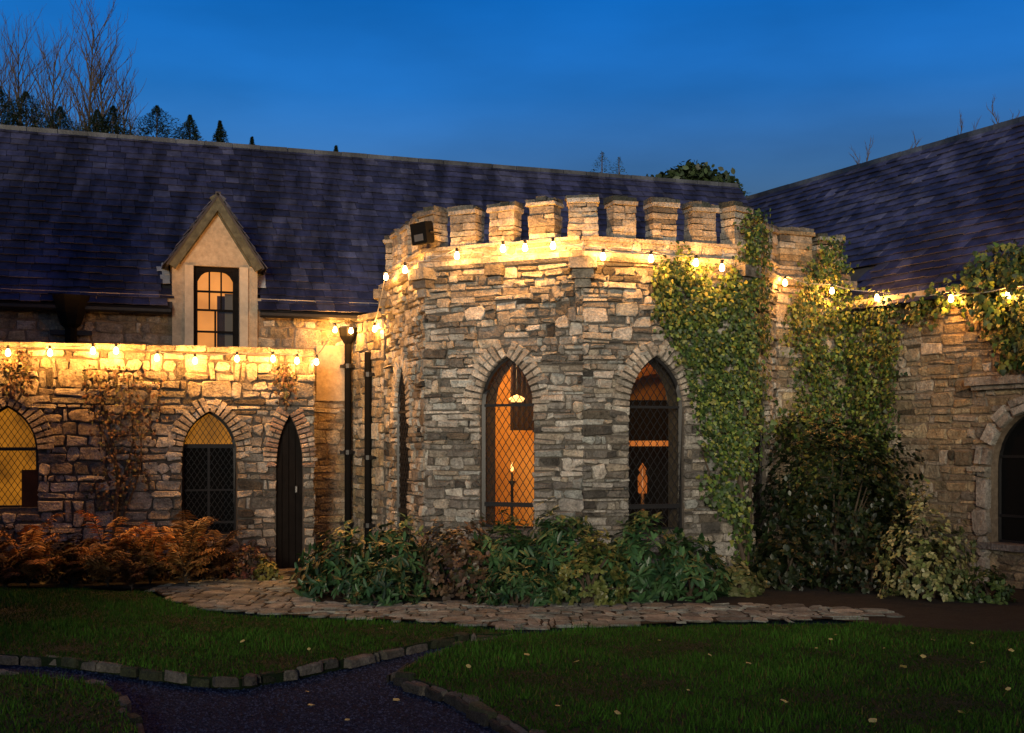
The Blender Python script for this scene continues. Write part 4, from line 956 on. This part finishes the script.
# fallen leaves
mb = MB(); mb.add([Vector(p)*1.0 for p in [(0,0,0),(.022,.012,.006),(.03,.035,.002),(.012,.055,.008),(-.012,.055,.0),(-.03,.035,.006),(-.022,.012,.0)]], [(0,1,2,3,4,5,6)], (.45,.38,.12))
LFLAB = {0: 'small pale yellow leaf fallen on the dark grass', 1: 'small pale yellow leaf fallen on the dark path'}
lf = mb.build('fallen_leaf', M['leaf'])
spots = [(383,628,0),(712,656,0),(838,634,0),(830,640,0),(935,640,0),(972,642,0),(1008,650,0),(966,714,0),(576,662,0),(530,655,0),(870,718,0),(752,664,0),(690,690,0),(905,668,0),(985,662,0),(620,712,0),(662,640,0),(818,648,0),(470,668,0),(925,655,0),(785,700,0),(560,706,0),(1010,690,0),(310,650,0),(245,640,0),(885,648,0),
         (307,691,1),(312,704,1),(250,715,1),(350,720,1),(400,700,1)]
for i, (x, y, k) in enumerate(spots):
    o = lf if i == 0 else lf.copy()
    if i: COL.objects.link(o)
    z = (LZ+.04) if k == 0 else .006; gx, gy = ground(x, y, z); o.location = (gx, gy, z)
    o.rotation_euler = (random.uniform(-.5, .5), random.uniform(-.4, .4), random.uniform(0, 6)); s = random.uniform(.35, .85); o.scale = (s, s, s)
    tag(o, LFLAB[k], 'leaf', 'fallen leaves on the grass' if k == 0 else 'fallen leaves on the path')

# ================================================================== TREES BEHIND
def bare_tree(x, y, H, label, spread=.35, seed=1, r0=.16, name='bare_tree', start=.25, nb=26):
    rnd = random.Random(seed); t = thing(name, (x, y, 0), label, 'tree', 'trees beyond the roofs'); tr = MB(); br = MB()
    lean = rnd.uniform(-.03, .03); top = V3(x+lean*H, y, H)
    pts = [V3(x+lean*H*f + math.sin(f*7+seed)*.06, y, H*f) for f in [i/10 for i in range(11)]]
    tr.tube(pts, [r0*(1-.9*i/10) for i in range(11)], 7)
    def grow(p, d, L, r, lvl):
        n = 5; q = p; ps = [p]
        for i in range(n):
            d = (d + Vector((rnd.gauss(0, .09), rnd.gauss(0, .09), .07))).normalized(); q = q + d*L/n; ps.append(q)
            if lvl < 3:
                for _ in range(1 if lvl else 2):
                    s = rnd.random()*2*math.pi; dd = (d + Vector((math.cos(s), math.sin(s), .25))*.55).normalized(); grow(q, dd, L*rnd.uniform(.35, .55), r*.5, lvl+1)
        br.tube(ps, [r*(1-.75*i/n) for i in range(n+1)], 4, cap=False)
    for i in range(nb):
        f = start + (1-start)*(i+.5)/nb; s = i*2.4+seed; L = H*spread*(1-f*.72); p = V3(x+lean*H*f + math.sin(f*7+seed)*.06, y, H*f)
        grow(p, Vector((math.cos(s)*.55, math.sin(s)*.55, 1)).normalized(), L, r0*(1-f)*.42+.014, 1)
    tr.build('trunk', M['bark'], t); br.build('crown', M['bark'], t)
for px, ytop, lab, sp_, sd in [(2,82,'bare tree cut by the left edge of the picture',.30,3), (27,55,'bare slender tree second from the left edge',.30,4), (52,62,'bare tree between the tallest bare tree and its left neighbour',.28,5), (84,34,'tallest bare tree above the left roof',.30,6), (106,68,'bare tree just right of the tallest one',.26,8), (124,84,'thin bare tree at the right end of the bare row',.2,9)]:
    Y = 33; bare_tree(gp(px, Y), Y, EYE+(HY-ytop)/F*Y, lab, sp_, sd, start=.40, nb=44, r0=.11)
def conifer(px, ytop, Y, wd, label, n=11000, pal=((.010,.022,.012),(.016,.030,.015))):
    x = gp(px, Y); H = EYE+(HY-ytop)/F*Y; t = thing('conifer', (x, Y, 0), label, 'tree', 'trees beyond the roofs')
    mb = MB(); mb.tube([(x, Y, 0), (x, Y, H)], [.12, .01], 6); mb.build('trunk', M['bark'], t)
    h = 3.2; z = rng.random(n)**.75; f = 1-z; a = rng.uniform(0, 6.28, n); tier = .45+.65*np.abs(np.sin(z*19+np.sin(a*2)*.8)); rr = (wd*1.25)*f*tier*rng.uniform(.15, 1, n)**.6*(1+.45*np.sin(a*3+z*9+px))
    P = np.stack([x+np.cos(a)*rr, Y+np.sin(a)*rr, H-f*h-.12*rr], 1); d = np.stack([np.cos(a), np.sin(a), np.full(n, .15)], 1)+jit(n, .35)
    leaves('crown', P, d, np.tile([0, 0, 1.], (n, 1))+jit(n, .3), rng.uniform(.08, .2, n)*(.28+f), T_OV*np.array([.5, 1, 1]), F_OV, cols(n, pal), M['leaf'], t)
for px, yt, Y, wd, lab in [(-3,84,29,1.3,'dark conifer at the left edge above the roof'), (26,92,29,1.5,'broad dark conifer second from the left edge'), (60,107,29,1.2,'dark conifer between the broad one and the low pair'), (97,110,29,1.0,'left one of the low dark conifer pair'), (113,106,29,.9,'right one of the low dark conifer pair'),
                       (157,106,29,1.3,'solitary wide dark conifer right of the bare trees'), (190,115,29,.6,'small pointed conifer right of the wide one'), (220,121,29,.35,'tiny thin conifer tip above the roof ridge'), (336,146,30,.3,'tiny conifer tip above the middle of the long roof'), (252,137,30,.22,'tiniest conifer tip showing over the ridge above the dormer')]:
    conifer(px, yt, Y, wd*2.3, lab)
def leafy_tree(px, ytop, Y, rx, rz, n, label, pal, clumps=26, name='leafy_tree'):
    x = gp(px, Y); H = EYE+(HY-ytop)/F*Y; t = thing(name, (x, Y, 0), label, 'tree', 'trees beyond the roofs'); mb = MB(); mb.tube([(x, Y, 0), (x, Y, H-rz)], [.2, .08], 7); mb.build('trunk', M['bark'], t)
    c = np.array([x, Y, H-rz]); cc = unit(rng.normal(0, 1, (clumps, 3)))*np.array([rx, rx*.7, rz])*rng.uniform(.4, .95, (clumps, 1)) + c
    i = rng.integers(0, clumps, n); P = cc[i] + jit(n, 1)*np.array([rx, rx, rz])*.13; P[:, 2] = np.minimum(P[:, 2], H)
    leaves('crown', P, jit(n, 1), np.tile([0, 0, 1.], (n, 1))+jit(n, .5), rng.uniform(.12, .22, n), T_OV, F_OV, cols(n, pal), M['leaf'], t)
leafy_tree(688, 170, 33, 1.6, .7, 11000, 'dark rounded tree crown above the ridge right of the middle', [(.020,.034,.014),(.03,.05,.018)], 40)
conifer(602, 152, 31, 2.0, 'small feathery tree tip left of the rounded crown', 1500, ((.035,.06,.02),)); conifer(619, 157, 31, 1.5, 'thin feathery tree tip just right of the small one', 1000, ((.035,.06,.02),))
for px, yt, Y, lab, sd in [(868,162,24,'bare twig tips showing over the right wing ridge, leftmost',11), (905,156,23,'few bare twig tips over the middle of the right ridge',12), (965,138,22,'bare twig tips over the right ridge nearer the edge',13), (1008,122,22,'bare twig tips at the right edge above the ridge',14)]:
    bare_tree(gp(px, Y), Y, EYE+(HY-yt)/F*Y, lab, .22, sd, r0=.07, start=.5, nb=12)

# ================================================================== ADDED OUT OF VIEW (trees and hedging to shade lawns and walls)
def add_shade_tree(x, y, H, r, n, label):  # tree out of view, added to darken the sides of the scene
    t = thing('unseen_shade_tree', (x, y, 0), label, 'tree'); mb = MB(); mb.tube([(x, y, 0), (x, y, H*.7)], [.25, .08], 7); mb.build('trunk', M['bark'], t)
    z = rng.random(n); a = rng.uniform(0, 6.28, n); rr = r*np.sqrt(rng.random(n))*(1.05-z)**.45*(1+.15*np.sin(a*4+z*7)); P = np.stack([x+np.cos(a)*rr, y+np.sin(a)*rr, .5+z*(H-.5)], 1)
    leaves('crown', P, jit(n, 1), jit(n, 1)+np.array([0, 0, .5]), rng.uniform(.25, .45, n), T_OV, F_OV, cols(n, GR), M['leaf'], t)
add_shade_tree(-7.3, 3.4, 7.5, 2.9, 7000, 'unseen evergreen tree added to shade the left lawn and wall edge')
add_shade_tree(6.7, 3.2, 7.5, 2.8, 7000, 'unseen evergreen tree added to shade the right lawn and wall edge')
t = thing('unseen_shade_hedge', (0, -3.2, 0), 'unseen clipped hedging added behind the viewer to shade the ground', 'unseen_shade_hedge'); n = 16000  # out of view, added to keep the low sun off the ground
P = np.stack([rng.uniform(-9, 9, n), rng.uniform(-3.7, -2.7, n), rng.uniform(0, 1.8, n)], 1)
leaves('foliage', P, jit(n, 1), jit(n, 1)+np.array([0, -.6, .3]), rng.uniform(.12, .22, n), T_OV, F_OV, cols(n, GR), M['leaf'], t)
